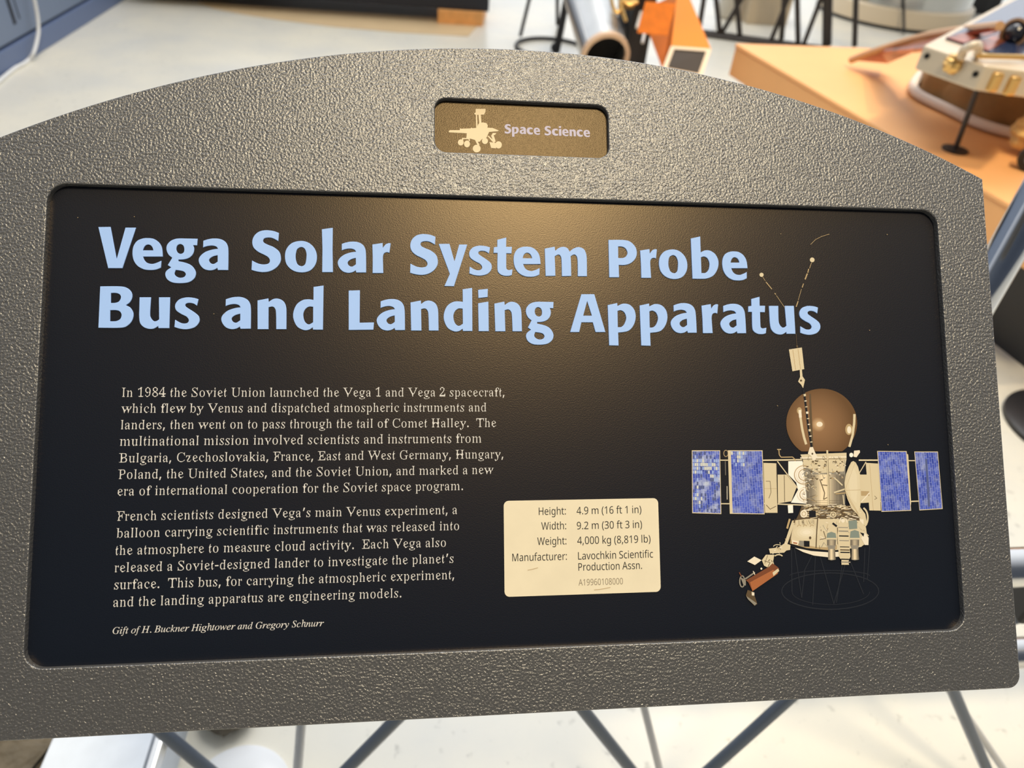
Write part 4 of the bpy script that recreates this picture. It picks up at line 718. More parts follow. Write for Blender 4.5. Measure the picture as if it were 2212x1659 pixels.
k.poly(A_, [(880, 862), (935, 875), (930, 905), (880, 895)], PA).poly(A_, [(890, 880), (925, 887), (922, 897), (890, 892)], RU).poly(A_, [(940, 868), (978, 872), (978, 918), (940, 910)], GY).poly(A_, [(978, 870), (1025, 872), (1025, 920), (980, 918)], BK)
k.ell(A_, 1030, 846, 10, 12, DK, 12).line(A_, [(1140, 790), (1160, 850), (1110, 860)], 5, DK).line(A_, [(1215, 725), (1250, 752)], 16, BK)
k.poly(A_, [(1450, 850), (1480, 800), (1512, 845), (1510, 905), (1480, 905)], PA).line(A_, [(1425, 745), (1510, 830)], 9, CR).poly(A_, [(1440, 800), (1475, 810), (1470, 838)], BK)
for cx_, top in ((1205, 800), (1397, 785)):
    k.poly(A_, [(cx_ - 40, 850), (cx_ - 34, top + 8), (cx_, top - 4), (cx_ + 34, top + 8), (cx_ + 42, 850)], SG).line(A_, [(cx_ - 46, 853), (cx_ + 48, 853)], 13, CR)
    k.poly(A_, [(cx_ - 36, 860), (cx_ + 38, 860), (cx_ + 36, 910), (cx_ + 28, 935), (cx_ + 36, 1025), (cx_, 1032), (cx_ - 28, 1025), (cx_ - 26, 935), (cx_ - 36, 905)], GY)
    for j_ in range(8): k.line(A_, [(cx_ - 22 + j_ * 7, 938), (cx_ - 23 + j_ * 7.6, 1025)], 8, 11 + (1, 3, 5, 7, 6, 4, 2, 0)[j_]).line(A_, [(cx_ - 30 + j_ * 8.5, 864), (cx_ - 30 + j_ * 8.5, 908)], 9, 11 + (0, 1, 3, 4, 4, 3, 2, 0)[j_])
k.poly(A_, [(1345, 705), (1415, 700), (1418, 770), (1352, 775)], SG)
k.poly(A_, [(1268, 720), (1338, 715), (1345, 800), (1362, 1000), (1345, 1040), (1350, 1068), (1288, 1068), (1288, 1030), (1266, 1000), (1255, 820)], CR)
for y_ in (760, 790, 830, 868, 920, 945, 965, 1022, 1045): k.line(A_, [(1262 + (y_ - 760) * .08, y_), (1342 + (y_ - 760) * .07, y_ + 2)], 10 if y_ % 4 else 7, (DK, GY, BK)[y_ % 3])
k.line(A_, [(1285, 680), (1270, 720)], 8, PA).line(A_, [(1325, 690), (1335, 720)], 8, PA).ell(A_, 1300, 705, 16, 16, PA, 14)
k.done(picture)
k = Ink('dish_print', pal + [MATS['ink_shell_a'], MATS['ink_shell_b']])
k.poly(A_, [(1385, 213), (1405, 225), (1425, 262), (1442, 330), (1447, 450), (1446, 560), (1430, 672), (1418, 650), (1372, 605), (1335, 520), (1316, 450), (1312, 390), (1325, 320), (1348, 260), (1368, 222)], CR)
k.poly(A_, [(1395, 225), (1436, 330), (1441, 450), (1438, 560), (1428, 640), (1380, 590), (1345, 500), (1330, 400), (1345, 310), (1370, 245)], len(pal)).poly(A_, [(1385, 260), (1415, 330), (1420, 450), (1410, 560), (1370, 520), (1350, 420), (1358, 320)], len(pal) + 1)
k.line(A_, [(1316, 455), (1446, 450)], 3, TA).line(A_, [(1316, 455), (1400, 228)], 2, TA).line(A_, [(1316, 455), (1425, 640)], 3, TA).line(A_, [(1330, 500), (1428, 655)], 4, TA)
k.done(picture)
k = Ink('camera_platform_print', pal)
k.line(A_, [(890, 720), (862, 800), (835, 880), (820, 920)], 26, CR).line(A_, [(862, 690), (840, 770)], 16, TA)
k.poly(A_, [(690, 935), (770, 925), (820, 890), (868, 905), (865, 945), (835, 950), (815, 968), (700, 975)], CR).ring(A_, 760, 918, 32, 16, 6, CR, 180, 360)
k.poly(A_, [(665, 985), (735, 985), (725, 1040), (735, 1070), (690, 1095), (650, 1075), (632, 1030)], CR).line(A_, [(650, 1035), (700, 1050), (680, 1090)], 5, DK).line(A_, [(680, 990), (655, 1060)], 4, DK)
k.ring(A_, 770, 1010, 36, 26, 10, CR, 210, 330)
k.poly(A_, [(512, 1040), (570, 1000), (630, 1030), (575, 1070)], PA)
k.poly(A_, [(500, 1195), (690, 1085), (720, 1055), (760, 1085), (775, 1100), (765, 1140), (555, 1285), (520, 1212)], BR).poly(A_, [(535, 1212), (725, 1110), (765, 1140), (555, 1285)], RU)
k.poly(A_, [(720, 1132), (765, 1098), (776, 1118), (728, 1160)], CR).line(A_, [(495, 1185), (575, 1130)], 12, GY).line(A_, [(560, 1120), (575, 1150)], 6, PA)
k.ring(A_, 470, 1205, 20, 46, 10, GY).line(A_, [(445, 1130), (465, 1165)], 8, BR).poly(A_, [(455, 1170), (500, 1195), (500, 1240), (480, 1235)], GY)
k.poly(A_, [(515, 1275), (560, 1290), (578, 1340), (595, 1392), (570, 1405), (512, 1345), (500, 1320)], DK).poly(A_, [(503, 1325), (590, 1385), (575, 1404), (520, 1355)], GY).poly(A_, [(548, 1292), (570, 1296), (570, 1322), (550, 1320)], PA)
k.ell(A_, 628, 1100, 8, 9, PA, 10)
for i in range(22):
    t_ = random.random(); x_, y_ = 845 - 190 * t_ + random.uniform(-25, 20), 840 + 230 * t_ + random.uniform(-22, 22); k.line(A_, [(x_, y_), (x_ + random.uniform(-18, 18), y_ + random.uniform(6, 20))], random.uniform(3, 6), random.choice((TA, DK, PA, CR, PA)))
k.done(picture)
# a few scuffs on the panel, as on the real one
Ink('scratch_mark', [i_dk, i_tan]).line(B_, [(965, 160), (1000, 125), (1045, 102), (1100, 85)], 3, 1).done(panel)
for x_, y_ in ((751, 84), (1514, 88), (1388, 775), (728, 1316), (1520, 1595)): Ink('scratch_mark', [i_dk, i_tan]).poly(B_, [(x_ - 4, y_ - 3), (x_ + 4, y_ - 2), (x_ + 2, y_ + 4)], 1).done(panel)
for x_, y_ in ((168, 470), (485, 677), (462, 678), (290, 468)): Ink('scratch_mark', [i_dk, i_tan]).poly(lambda a, b: (a, b), [(x_ - 1, y_ - 1), (x_ + 1.2, y_ - .5), (x_, y_ + 1.2)], 1).done(panel)
sm_f = lambda a, b: F(a, b)
pic_layer[0] = 600
for sc_ in ([(440, 950), (500, 938), (565, 920)], [(1235, 1185), (1300, 1180), (1430, 1155)]): Ink('scuff_mark', [i_tan]).line(sm_f, sc_, 6).done(card)

# ------------------------------------------------------------------ setting: floor and wall
def floor_surface():
    m = bpy.data.materials.new('polished_concrete'); m.use_nodes = True; t = m.node_tree; b = t.nodes['Principled BSDF']
    tcn = t.nodes.new('ShaderNodeTexCoord'); b.inputs['Roughness'].default_value = .28; b.inputs['Specular IOR Level'].default_value = .45
    n = t.nodes.new('ShaderNodeTexNoise'); n.inputs['Scale'].default_value = 2.2; n.inputs['Detail'].default_value = 7; n.inputs['Roughness'].default_value = .6
    r = t.nodes.new('ShaderNodeValToRGB'); r.color_ramp.elements[0].position = .3; r.color_ramp.elements[1].position = .72
    r.color_ramp.elements[0].color = (*srgb((208, 207, 200)), 1); r.color_ramp.elements[1].color = (*srgb((230, 224, 206)), 1)
    n2 = t.nodes.new('ShaderNodeTexNoise'); n2.inputs['Scale'].default_value = 38; n2.inputs['Detail'].default_value = 4
    r2 = t.nodes.new('ShaderNodeMapRange'); r2.inputs[1].default_value = .62; r2.inputs[2].default_value = .76; r2.inputs[3].default_value = 1; r2.inputs[4].default_value = .66
    mx = t.nodes.new('ShaderNodeMix'); mx.data_type = 'RGBA'; mx.blend_type = 'MULTIPLY'; mx.inputs[0].default_value = 1
    t.links.new(tcn.outputs['Object'], n.inputs['Vector']); t.links.new(n.outputs[0], r.inputs[0]); t.links.new(tcn.outputs['Object'], n2.inputs['Vector']); t.links.new(n2.outputs[0], r2.inputs[0])
    t.links.new(r.outputs[0], mx.inputs[6]); t.links.new(r2.outputs[0], mx.inputs[7]); t.links.new(mx.outputs[2], b.inputs['Base Color'])
    return m
structure(MB().box((-9, -6, -.1), (14, 16, 0)).build('floor', floor_surface(), smooth=0))
m_wall = mat('slate_blue_panel', srgb((112, 126, 150)), .45, 0, .4); m_gap = mat('dark_gap', (.01, .012, .02), .8)
m_base = mat('slate_blue_base', srgb((96, 112, 146)), .4, 0, .4)
W0, W1 = spot(0, 170), spot(270, 0); WD = (W1 - W0).normalized(); WN = Vector((WD.y, -WD.x, 0))     # WN points into the hall
def wallp(s_, out_, z): return W0 + WD * s_ + WN * out_ + Vector((0, 0, z))
def wbox(mb, s0, s1, o0, o1, z0, z1, mi=0):
    mb.hull8([wallp(s0, o0, z1), wallp(s1, o0, z1), wallp(s1, o1, z1), wallp(s0, o1, z1)], [wallp(s0, o0, z0), wallp(s1, o0, z0), wallp(s1, o1, z0), wallp(s0, o1, z0)], mi); return mb
zg = on_plane(100, 57, W0, WN).z
mb = MB(); wbox(mb, -3, 6, -.15, -.035, 0, 1.2, 1)
wbox(mb, -3, 6, -.035, -.012, zg + .014, 1.2, 0)
structure(mb.build('wall_left', [m_wall, m_gap], smooth=0))
structure(wbox(MB(), -3, 6, -.035, 0, 0, zg).build('baseboard_left', m_base, smooth=0, bevel=.003))
p_ = on_plane(38, 52, W0, WN); s_slot = (p_ - W0).dot(WD)
slot = wbox(MB(), s_slot - .012, s_slot + .012, -.014, -.009, p_.z, 1.1); wbox(slot, s_slot + .05, s_slot + .058, -.014, -.010, p_.z + .01, 1.1)
structure(slot.build('trim_1', m_gap, smooth=0))

# white cable hanging in front of the wall and running out on the floor
m_cable = mat('white_cable', srgb((225, 226, 226)), .5)
cp = [on_plane(x_, y_, W0 + WN * .03, WN) for x_, y_ in ((62, -60), (70, -20), (80, 30), (83, 65), (79, 92), (72, 115))]
fl = [spot(x_, y_, .009) for x_, y_ in ((62, 129), (50, 138), (38, 144), (30, 149), (10, 165), (-30, 200))]
cpts = cp + fl
def smooth3(P, k=6):
    P = [Vector(p) for p in P]; r_ = []
    for i in range(len(P) - 1):
        a, b, c, d = P[max(i - 1, 0)], P[i], P[i + 1], P[min(i + 2, len(P) - 1)]
        for j in range(k):
            t = j / k; r_.append(.5 * (2 * b + (c - a) * t + (2 * a - 5 * b + 4 * c - d) * t * t + (3 * b - a - 3 * c + d) * t ** 3))
    return r_ + [P[-1]]
tag(MB().tube(smooth3(cpts), .0085, 10).build('cable', m_cable, loc=fl[1]), 'white cable hanging down the slate blue wall onto the floor', 'cable')

# ------------------------------------------------------------------ top centre: dark plinth on a wooden block
m_black = mat('black_paint', (.012, .012, .014), .45); m_navy = mat('dark_navy_board', (.012, .014, .025), .5)
m_wood = mat('orange_pine', srgb((240, 176, 108)), .55, noise=(14, .15))
pr_ = spot(944, 20, .08); pl_ = spot(690, 3, .08); dd = (pr_ - pl_).normalized(); nn = Vector((-dd.y, dd.x, 0))
a_, b_ = pr_ - dd * 1.9, pr_ + dd * .34
t_ = thing('display_plinth', 'long black display plinth on a wooden block at the top of the photo', 'plinth', (pr_.x, pr_.y, 0))
q = [a_, b_, b_ + nn * .9, a_ + nn * .9]
MB().hull8([Vector((p.x, p.y, .40)) for p in q], [Vector((p.x, p.y, .085)) for p in q]).build('plinth_body', m_navy, t_, smooth=0, bevel=.004, loc=(pr_.x, pr_.y, .085))
wq = [pr_ + dd * .005 - nn * .03, pr_ + dd * .30 - nn * .03, pr_ + dd * .34 + nn * .3, pr_ + dd * .005 + nn * .3]
MB().hull8([Vector((p.x, p.y, .085)) for p in wq], [Vector((p.x, p.y, 0)) for p in wq]).build('wooden_block', m_wood, t_, smooth=0, bevel=.004, loc=(pr_.x, pr_.y, 0))
q2 = [a_ + nn * .3, a_ + dd * .4 + nn * .3, a_ + dd * .4 + nn * .7, a_ + nn * .7]
MB().hull8([Vector((p.x, p.y, .085)) for p in q2], [Vector((p.x, p.y, 0)) for p in q2]).build('wooden_block', m_wood, t_, smooth=0, bevel=.004, loc=(a_.x, a_.y, 0))

mq = [spot(x_, y_) for x_, y_ in ((428, 6), (461, 19), (530, 32), (600, 43), (720, 58), (858, 70), (1012, 79), (1046, 40), (1046, 22), (560, -16))]  # outline of a thin tan slab laid over this stretch of floor
tag(MB().hull8([Vector((p.x, p.y, .003)) for p in mq], [Vector((p.x, p.y, 0)) for p in mq]).build('floor_surface', mat('tan_patch', srgb((208, 182, 142)), .5, noise=(5, .05)), smooth=0, loc=mq[0]), 'thin tan patch on the floor in front of the black plinth', 'mat')

# ------------------------------------------------------------------ black wire stand with ring foot
rc_ = spot(1192, 104, .012); rr_ = (spot(1115, 100, .012) - rc_).length
t_ = thing('ring_stand', 'black metal stand with round wire ring foot left of the silver tube', 'stand', (rc_.x, rc_.y, 0))
MB().tube([rc_ + Vector((rr_ * math.cos(2 * math.pi * j / 40), rr_ * math.sin(2 * math.pi * j / 40), 0)) for j in range(40)], .0115, 10, closed=True).build('ring_foot', m_black, t_, loc=rc_)
def upv(px0, py0, z0, px1, py1, y_lean=0.0):
    """point above a floor-level pixel that projects near a second pixel, on a vertical plane facing the viewer"""
    p0 = spot(px0, py0, z0); n = Vector((CAM.x - p0.x, CAM.y - p0.y, 0)).normalized(); return p0, on_plane(px1, py1, p0, n)
for (x0_, y0_, x1_, y1_), r_ in (((1124, 78, 1146, -12), .012), ((1204, 54, 1204, -40), .013), ((1202, 112, 1226, -12), .022)):
    p0, p1 = upv(x0_, y0_, .012, x1_, y1_); d_ = (p1 - p0); p1 = p0 + d_ * (1.0 / max(d_.z, .2))
    MB().tube([p0, p1], r_, 10).build('leg', m_black, t_, loc=p0)
p0 = spot(1200, 103, .03); MB().ball(p0, .03).build('foot_pad', m_black, t_, loc=p0)
c3 = rc_ + Vector((0, 0, 1.02)); MB().lathe([(1e-5, 0), (.24, 0), (.245, .02), (1e-5, .02)], c3 - Vector((0, 0, 0))).build('seat_plate', m_black, t_, loc=c3)

# ------------------------------------------------------------------ spacecraft instrument: silver tube, orange horn
m_alu = mat('brushed_aluminium', (.60, .60, .59), .36, 1.0, noise=(9, .05)); m_alu_rim = mat('tan_rim', srgb((222, 190, 160)), .4, .2)
m_orange = mat('orange_enamel', srgb((236, 136, 26)), .6, 0, .2); m_orange_shade = mat('orange_side_shade', srgb((176, 92, 24)), .7, 0, .15); m_flap = mat('orange_cloth', srgb((246, 132, 30)), .7, noise=(30, .1))
m_inside = mat('brown_liner', srgb((62, 50, 36)), .7); m_gold = mat('gold_foil', srgb((222, 180, 110)), .3, .7); m_hole = mat('black_bore', (.002, .002, .002), .9)
te = at(1308, 123, 3.5); ax = (at(1270, 4, 3.79) - te).normalized(); tr = .113
inst = thing('space_instrument', 'spacecraft instrument with silver tube and orange horn behind the sign top', 'instrument', (te.x + .25, te.y + .3, 0))
MB().lathe([(tr * .86, 0), (tr * .86, .75), (tr, .75), (tr, 0), (tr * .86, 0)], te, 48, axis=ax).build('silver_tube', m_alu, inst, loc=te)
MB().lathe([(tr * .85, -.004), (tr * 1.03, -.004), (tr * 1.03, .022), (tr * .85, .022), (tr * .85, -.004)], te, 48, axis=ax).build('tube_rim', m_alu_rim, inst, loc=te)
MB().lathe([(1e-5, .1), (tr * .855, .1), (tr * .855, .12), (1e-5, .12)], te, 32, axis=ax).build('tube_bore', m_hole, inst, loc=te)
for sg in (-.62,):
    sdv = ax.cross(Vector((0, 0, 1))).normalized(); upx = sdv.cross(ax)
    q0 = te + (-sdv * .86 * 1 + upx * .53) * tr * 1.0
    MB().tube([q0 + ax * .02, q0 + ax * .74], .006, 8).build('seam_rib', m_alu, inst, loc=q0)
# horn
hc = [at(1450, 100, 3.3), at(1536, 106, 3.32), at(1515, 166, 3.24), at(1431, 150, 3.22)]
hb = [at(1462, -14, 3.95), at(1486, -14, 3.95), at(1482, 40, 3.9), at(1384, 24, 3.75)]
mb = MB().add(hc + hb, [(0, 1, 5, 4), (1, 2, 6, 5), (2, 3, 7, 6), (3, 0, 4, 7), (4, 5, 6, 7)], 0); mb.m[3] = 1  # left face gets a darker orange: its side shading is put into the colour
horn = mb.build('orange_horn', [m_orange, m_orange_shade], inst, smooth=0, loc=hc[0])
hcen = (hc[0] + hc[1] + hc[2] + hc[3]) / 4; ho = [hcen + (p - hcen) * 1.02 for p in hc]; hi_ = [hcen + (p - hcen) * .80 for p in hc]; tow = (CAM - hcen).normalized() * .012
rimv = [p + tow for p in ho] + [p + tow for p in hi_] + ho + hi_
MB().add(rimv, [(i, (i + 1) % 4, 4 + (i + 1) % 4, 4 + i) for i in range(4)] + [(8 + i, 8 + (i + 1) % 4, (i + 1) % 4, i) for i in range(4)] + [(4 + i, 4 + (i + 1) % 4, 12 + (i + 1) % 4, 12 + i) for i in range(4)]).build('horn_rim', mat('cream_rim', srgb((240, 214, 180)), .5), inst, smooth=0, loc=hc[0])
MB().slab([p - tow * .2 for p in hi_], .004).build('horn_liner', m_inside, inst, smooth=0, loc=hcen)
fp = [at(1394, 4, 3.2), at(1458, 9, 3.25), at(1441, 77, 3.25), at(1376, 71, 3.2)]
MB().slab(fp, .006).build('orange_flap', m_flap, inst, smooth=0, loc=fp[0])
# black body and column
def pbox(x0_, y0_, x1_, y1_, d0, d1):
    return [at(x0_, y0_, d0), at(x1_, y0_, d0), at(x1_, y1_, d0), at(x0_, y1_, d0)], [at(x0_, y0_, d0) + ray(x0_, y0_).normalized() * (d1 - d0), at(x1_, y0_, d0) + ray(x1_, y0_).normalized() * (d1 - d0), at(x1_, y1_, d0) + ray(x1_, y1_).normalized() * (d1 - d0), at(x0_, y1_, d0) + ray(x0_, y1_).normalized() * (d1 - d0)]
tb, bb = pbox(1335, -20, 1400, 90, 3.75, 4.0)
MB().hull8(tb, bb).build('black_body', m_black, inst, smooth=0, bevel=.01, loc=tb[0])
cb = at(1363, 150, 3.85); MB().box((cb.x - .055, cb.y - .06, 0), (cb.x + .055, cb.y + .06, .75)).build('support_column', m_black, inst, smooth=0, bevel=.006, loc=(cb.x, cb.y, 0))
for pts in (((1320, -8), (1324, 14), (1333, 27), (1341, 20), (1340, 4)), ((1340, 12), (1346, 28), (1352, 46)), ((1346, 2), (1360, 10), (1378, 4))):
    pp = smooth3([at(x_, y_, 3.45) for x_, y_ in pts]); MB().tube(pp, .009, 8).build('gold_strap', m_gold, inst, loc=pp[0])
gp = [at(1336, 2, 3.6), at(1372, 2, 3.6), at(1368, 20, 3.6), at(1342, 22, 3.6)]; MB().slab(gp, .05).build('gold_bracket', m_gold, inst, smooth=0, loc=gp[0])
MB().tube([at(1385, 26, 3.6), at(1376, 60, 3.55)], .008, 8).build('white_rod', mat('white_enamel', srgb((228, 222, 214)), .4), inst, loc=at(1385, 26, 3.6))
MB().tube([at(1392, 72, 3.5), at(1388, 92, 3.45)], .007, 8).build('white_rod', MATS['white_enamel'], inst, loc=at(1392, 72, 3.5))

# ------------------------------------------------------------------ black tube trestle behind
m_tube = mat('dark_brown_tube', (.030, .022, .018), .45)
r0 = spot(1520, 68, .015); r1_ = spot(1668, 88, .015)
t_ = thing('tube_trestle', 'dark tubular trestle of upright and crossed legs behind the orange platform', 'trestle', (r0.x, r0.y, 0))
rd = (r1_ - r0).normalized(); rn = Vector((rd.y, -rd.x, 0))
MB().tube([r0 - rd * .05, r0 + rd * 2.2], .013, 10).build('base_rail', m_tube, t_, loc=r0)
MB().tube([r0 + rn * .09 - rd * .05, r0 + rn * .09 + rd * 2.2], .013, 10).build('base_rail', m_tube, t_, loc=r0 + rn * .09)
def trest(x0_, y0_, x1_, y1_, r_, nm):
    p0, p1 = on_plane(x0_, y0_, r0, rn), on_plane(x1_, y1_, r0, rn)
    d_ = p1 - p0; p1 = p0 + d_ * ((1.05 - p0.z) / d_.z)
    if p0.z < .015: p0 = p0 + d_ * ((.015 - p0.z) / d_.z)
    MB().tube([p0, p1], r_, 10).build(nm, m_tube, t_, loc=p0)
for a in ((1510, 64, 1520, 0), (1555, 74, 1547, 0), (1599, 84, 1591, 0), (1688, 85, 1693, 15), (1724, 92, 1722, 0), (1846, 100, 1849, 0)): trest(*a, .018, 'upright')
for a in ((1556, 77, 1589, 20), (1666, 86, 1701, 0), (1737, 93, 1769, 9)): trest(*a, .016, 'brace')
trest(1786, 98, 1788, 0, .032, 'post')
MB().tube([r0 + Vector((0, 0, 1.05)) - rd * .1, r0 + Vector((0, 0, 1.05)) + rd * 2.3], .016, 10).build('top_rail', m_tube, t_, loc=r0 + Vector((0, 0, 1.05)))
# boxes beyond the trestle
b0 = spot(1655, 54, 0); t_b = MB().box((b0.x - .16, b0.y, 0), (b0.x + .16, b0.y + .3, .5)).build('tan_box', mat('tan_cardboard', srgb((214, 196, 168)), .6), smooth=0, bevel=.006, loc=(b0.x, b0.y, 0))
tag(t_b, 'tan box standing on the floor behind the dark trestle legs', 'box')
b0 = spot(1568, 38, .0); mb = MB().lathe([(.05, 0), (.07, .03), (.08, .25), (.08, .5), (.06, .55)], b0, 24)
tag(mb.build('pale_bollard', mat('pale_grey_plastic', srgb((214, 208, 196)), .5), loc=b0), 'pale grey rounded cylinder standing behind the first trestle legs', 'bollard')

# ------------------------------------------------------------------ polished drum on a round base
m_drum = mat('polished_steel', (.62, .62, .60), .16, 1.0); m_cream = mat('cream_laminate', srgb((228, 212, 186)), .4)
dc = spot(1925, 34, 0); dr = (spot(2048, 44, 0) - spot(1803, 44, 0)).length / 2
dc.y += .02
t_ = thing('steel_drum', 'big polished steel drum on a cream round base behind the platform', 'drum', dc)
MB().lathe([(dr * 1.04, 0), (dr * 1.04, .14), (dr * 1.0, .15)], dc, 72).build('round_base', m_cream, t_, loc=dc)
MB().lathe([(dr * 1.045, 0), (dr * 1.045, .025), (1e-5, .025)], dc, 72).build('kick_strip', m_black, t_, loc=dc)
MB().lathe([(dr * .98, .15), (dr * .98, 1.4), (dr * .9, 1.45), (1e-5, 1.45)], dc, 72).build('drum_shell', m_drum, t_, loc=dc)
fd = (CAM - dc); fd.z = 0; fd.normalize(); fs = Vector((-fd.y, fd.x, 0))
fc = dc + fd * dr * .985 + fs * (-.02)
def face(u_, z_, o_): return fc + fs * u_ + Vector((0, 0, z_)) + fd * o_
ptsf = [(-.17, .30), (-.11, .24), (.08, .24), (.17, .32), (.17, .75), (-.17, .75)]
mb = MB(); mb.hull8([face(-a, b, .03) for a, b in ptsf], [face(-a, b, -.10) for a, b in ptsf]); mb.build('control_plate', mat('beige_plate', srgb((214, 202, 180)), .45), t_, smooth=0, bevel=.004, loc=fc)
cab = smooth3([face(-.02, .62, .035), face(-.02, .5, .06), face(.02, .35, .08), face(.10, .16, .10), face(.16, .02, .16)])
MB().tube(cab, .011, 8).build('black_lead', m_black, t_, loc=cab[0])

# dark case, far right at the top
b0 = spot(2080, 28, 0); mb = MB().box((b0.x - .22, b0.y, 0), (b0.x + .22, b0.y + .4, .3)); mb.box((b0.x + .22, b0.y + .05, 0), (b0.x + .36, b0.y + .35, .16))
tag(mb.build('black_case', m_black, smooth=0, bevel=.01, loc=(b0.x, b0.y, 0)), 'black case on the floor right of the steel drum', 'case')

# ------------------------------------------------------------------ sand coloured platform with the lander
PZ = .45
m_sand = mat('sand_orange_board', srgb((238, 178, 118)), .5, 0, .3, noise=(3, .05))
P0 = spot(1588, 93, PZ); Pn = spot(2181, 440, PZ); e1 = (Pn - P0).normalized(); e2 = (spot(1899, 104, PZ) - P0).normalized()
t_ = thing('display_platform', 'sand orange display platform carrying the lander on dark legs', 'platform', (P0.x, P0.y, 0))
def pp(a, b, z): p = P0 + e1 * a + e2 * b; return Vector((p.x, p.y, z))
MB().hull8([pp(0, 0, PZ), pp(0, 2.3, PZ), pp(1.95, 2.3, PZ), pp(1.95, 0, PZ)], [pp(0, 0, PZ - .018), pp(0, 2.3, PZ - .018), pp(1.95, 2.3, PZ - .018), pp(1.95, 0, PZ - .018)]).build('top_board', m_sand, t_, smooth=0, bevel=.006, loc=pp(0, 0, PZ))
i_ = .004
MB().hull8([pp(i_, i_, PZ - .018), pp(i_, 2.29, PZ - .018), pp(1.94, 2.29, PZ - .018), pp(1.94, i_, PZ - .018)], [pp(i_, i_, PZ - .135), pp(i_, 2.29, PZ - .135), pp(1.94, 2.29, PZ - .135), pp(1.94, i_, PZ - .135)]).build('side_skirt', m_sand, t_, smooth=0, bevel=.003, loc=pp(0, 0, PZ - .135))
for a, b in ((.09, .06), (.20, .05), (.10, .22), (.4, .1), (1.0, 2.1), (.2, 2.1)):
    MB().tube([pp(a, b, 0), pp(a, b, PZ - .135)], .016, 10).build('leg', m_black, t_, loc=pp(a, b, 0))
MB().hull8([pp(1.15, .14, PZ - .136), pp(1.15, 1.9, PZ - .136), pp(1.85, 1.9, PZ - .136), pp(1.85, .14, PZ - .136)], [pp(1.15, .14, 0), pp(1.15, 1.9, 0), pp(1.85, 1.9, 0), pp(1.85, .14, 0)]).build('black_plinth', m_black, t_, smooth=0, loc=pp(1.15, .14, 0))

# lander
m_white = mat('white_anodised', srgb((206, 192, 170)), .35, .25); m_solar = mat('dark_blue_cells', (.03, .045, .10), .18, .3, .6); m_copper = mat('copper_foil', srgb((160, 88, 62)), .28, .7, noise=(16, .45))
m_cloth = mat('tan_cloth', srgb((150, 116, 72)), .85, noise=(9, .25), bump=(16, .02, .6)); m_rimc = mat('pale_cloth_rim', srgb((228, 216, 204)), .8)
LZ = .76
lc = spot(2232, 238, PZ + .002)
t_ = thing('lander_model', 'planetary lander model with copper petal and tan cloth skirt on orange platform', 'lander', lc)
tp = [spot(1996, 97, LZ), spot(2129, 141, LZ), spot(2290, 163, LZ)]
cen = Vector((lc.x + .12, lc.y + .22, LZ))
back = [cen * 2 - tp[0], cen * 2 - tp[1]]; back[0].z = back[1].z = LZ
hexa = [tp[0], tp[1], tp[2], back[0], back[1], Vector(((tp[0].x + back[1].x) / 2 - .05, (tp[0].y + back[1].y) / 2 + .1, LZ))]
MB().prism([(p.x, p.y) for p in hexa], LZ - .07, LZ).build('deck', m_white, t_, smooth=0, bevel=.006, loc=cen)
ins = [cen + (p - cen) * .88 for p in hexa]; MB().prism([(p.x, p.y) for p in ins], LZ - .001, LZ + .006).build('solar_deck', m_solar, t_, smooth=0, loc=cen)
for f_ in (.0, .5):
    a, b = ins[0].lerp(ins[1], f_ * .9), ins[0].lerp(ins[1], f_ * .9 + .35); MB().slab([a + Vector((0, 0, .008)), b + Vector((0, 0, .008)), cen.lerp(b, .72) + Vector((0, 0, .008)), cen.lerp(a, .72) + Vector((0, 0, .008))], .003).build('copper_strip', m_copper, t_, smooth=0, loc=a)
# petal leaning out to the left
pt = [spot(1838, 130, PZ + .03), spot(1918, 137, PZ + .04), spot(1992, 104, LZ - .06), spot(2060, 74, LZ - .01), spot(2160, 56, LZ + .06), spot(2010, 84, LZ - .10), spot(1900, 112, PZ + .10)]
mb = MB()
for tri in ((0, 1, 6), (1, 2, 6), (2, 5, 6), (2, 3, 5), (3, 4, 5)): mb.slab([pt[i] for i in tri], .012)
mb.build('copper_petal', m_copper, t_, smooth=0, loc=pt[0])
MB().tube(smooth3([pt[0], pt[6] + Vector((0, 0, .01)), pt[5] + Vector((0, 0, .015)), pt[4]]), .014, 8).build('petal_edge_tube', mat('tan_tube', srgb((190, 150, 110)), .45), t_, loc=pt[0])
# cloth skirt and its rim
fold = lambda a, k_: (.035 * math.sin(9 * a) + .02 * math.sin(17 * a + 1.3)) * (1 if 0 < k_ < 7 else .4)
MB().lathe([(.40, .0), (.425, .02), (.42, .08), (.40, .13), (.37, .17), (.34, .21), (.32, .237), (.30, .237)], lc, 96, wob=fold).build('cloth_skirt', m_cloth, t_, smooth=60, loc=lc)
MB().tube([lc + Vector((.44 * math.cos(2 * math.pi * j / 60) * (1 + .03 * math.sin(7 * 2 * math.pi * j / 60)),   .44 * math.sin(2 * math.pi * j / 60), .019)) for j in range(60)], .017, 10, closed=True).build('skirt_rim', m_rimc, t_, loc=lc)
# support pole with disc foot
dp = spot(2062, 325, PZ); pt_ = on_plane(2114, 186, dp, Vector((CAM.x - dp.x, CAM.y - dp.y, 0)).normalized())
mb = MB().tube([dp + Vector((0, 0, .008)), pt_], .0085, 10); mb.build('support_pole', m_tube, t_, loc=dp)
MB().lathe([(.041, 0), (.041, .006), (.02, .008), (1e-5, .008)], dp, 32).build('pole_foot', m_tube, t_, loc=dp)
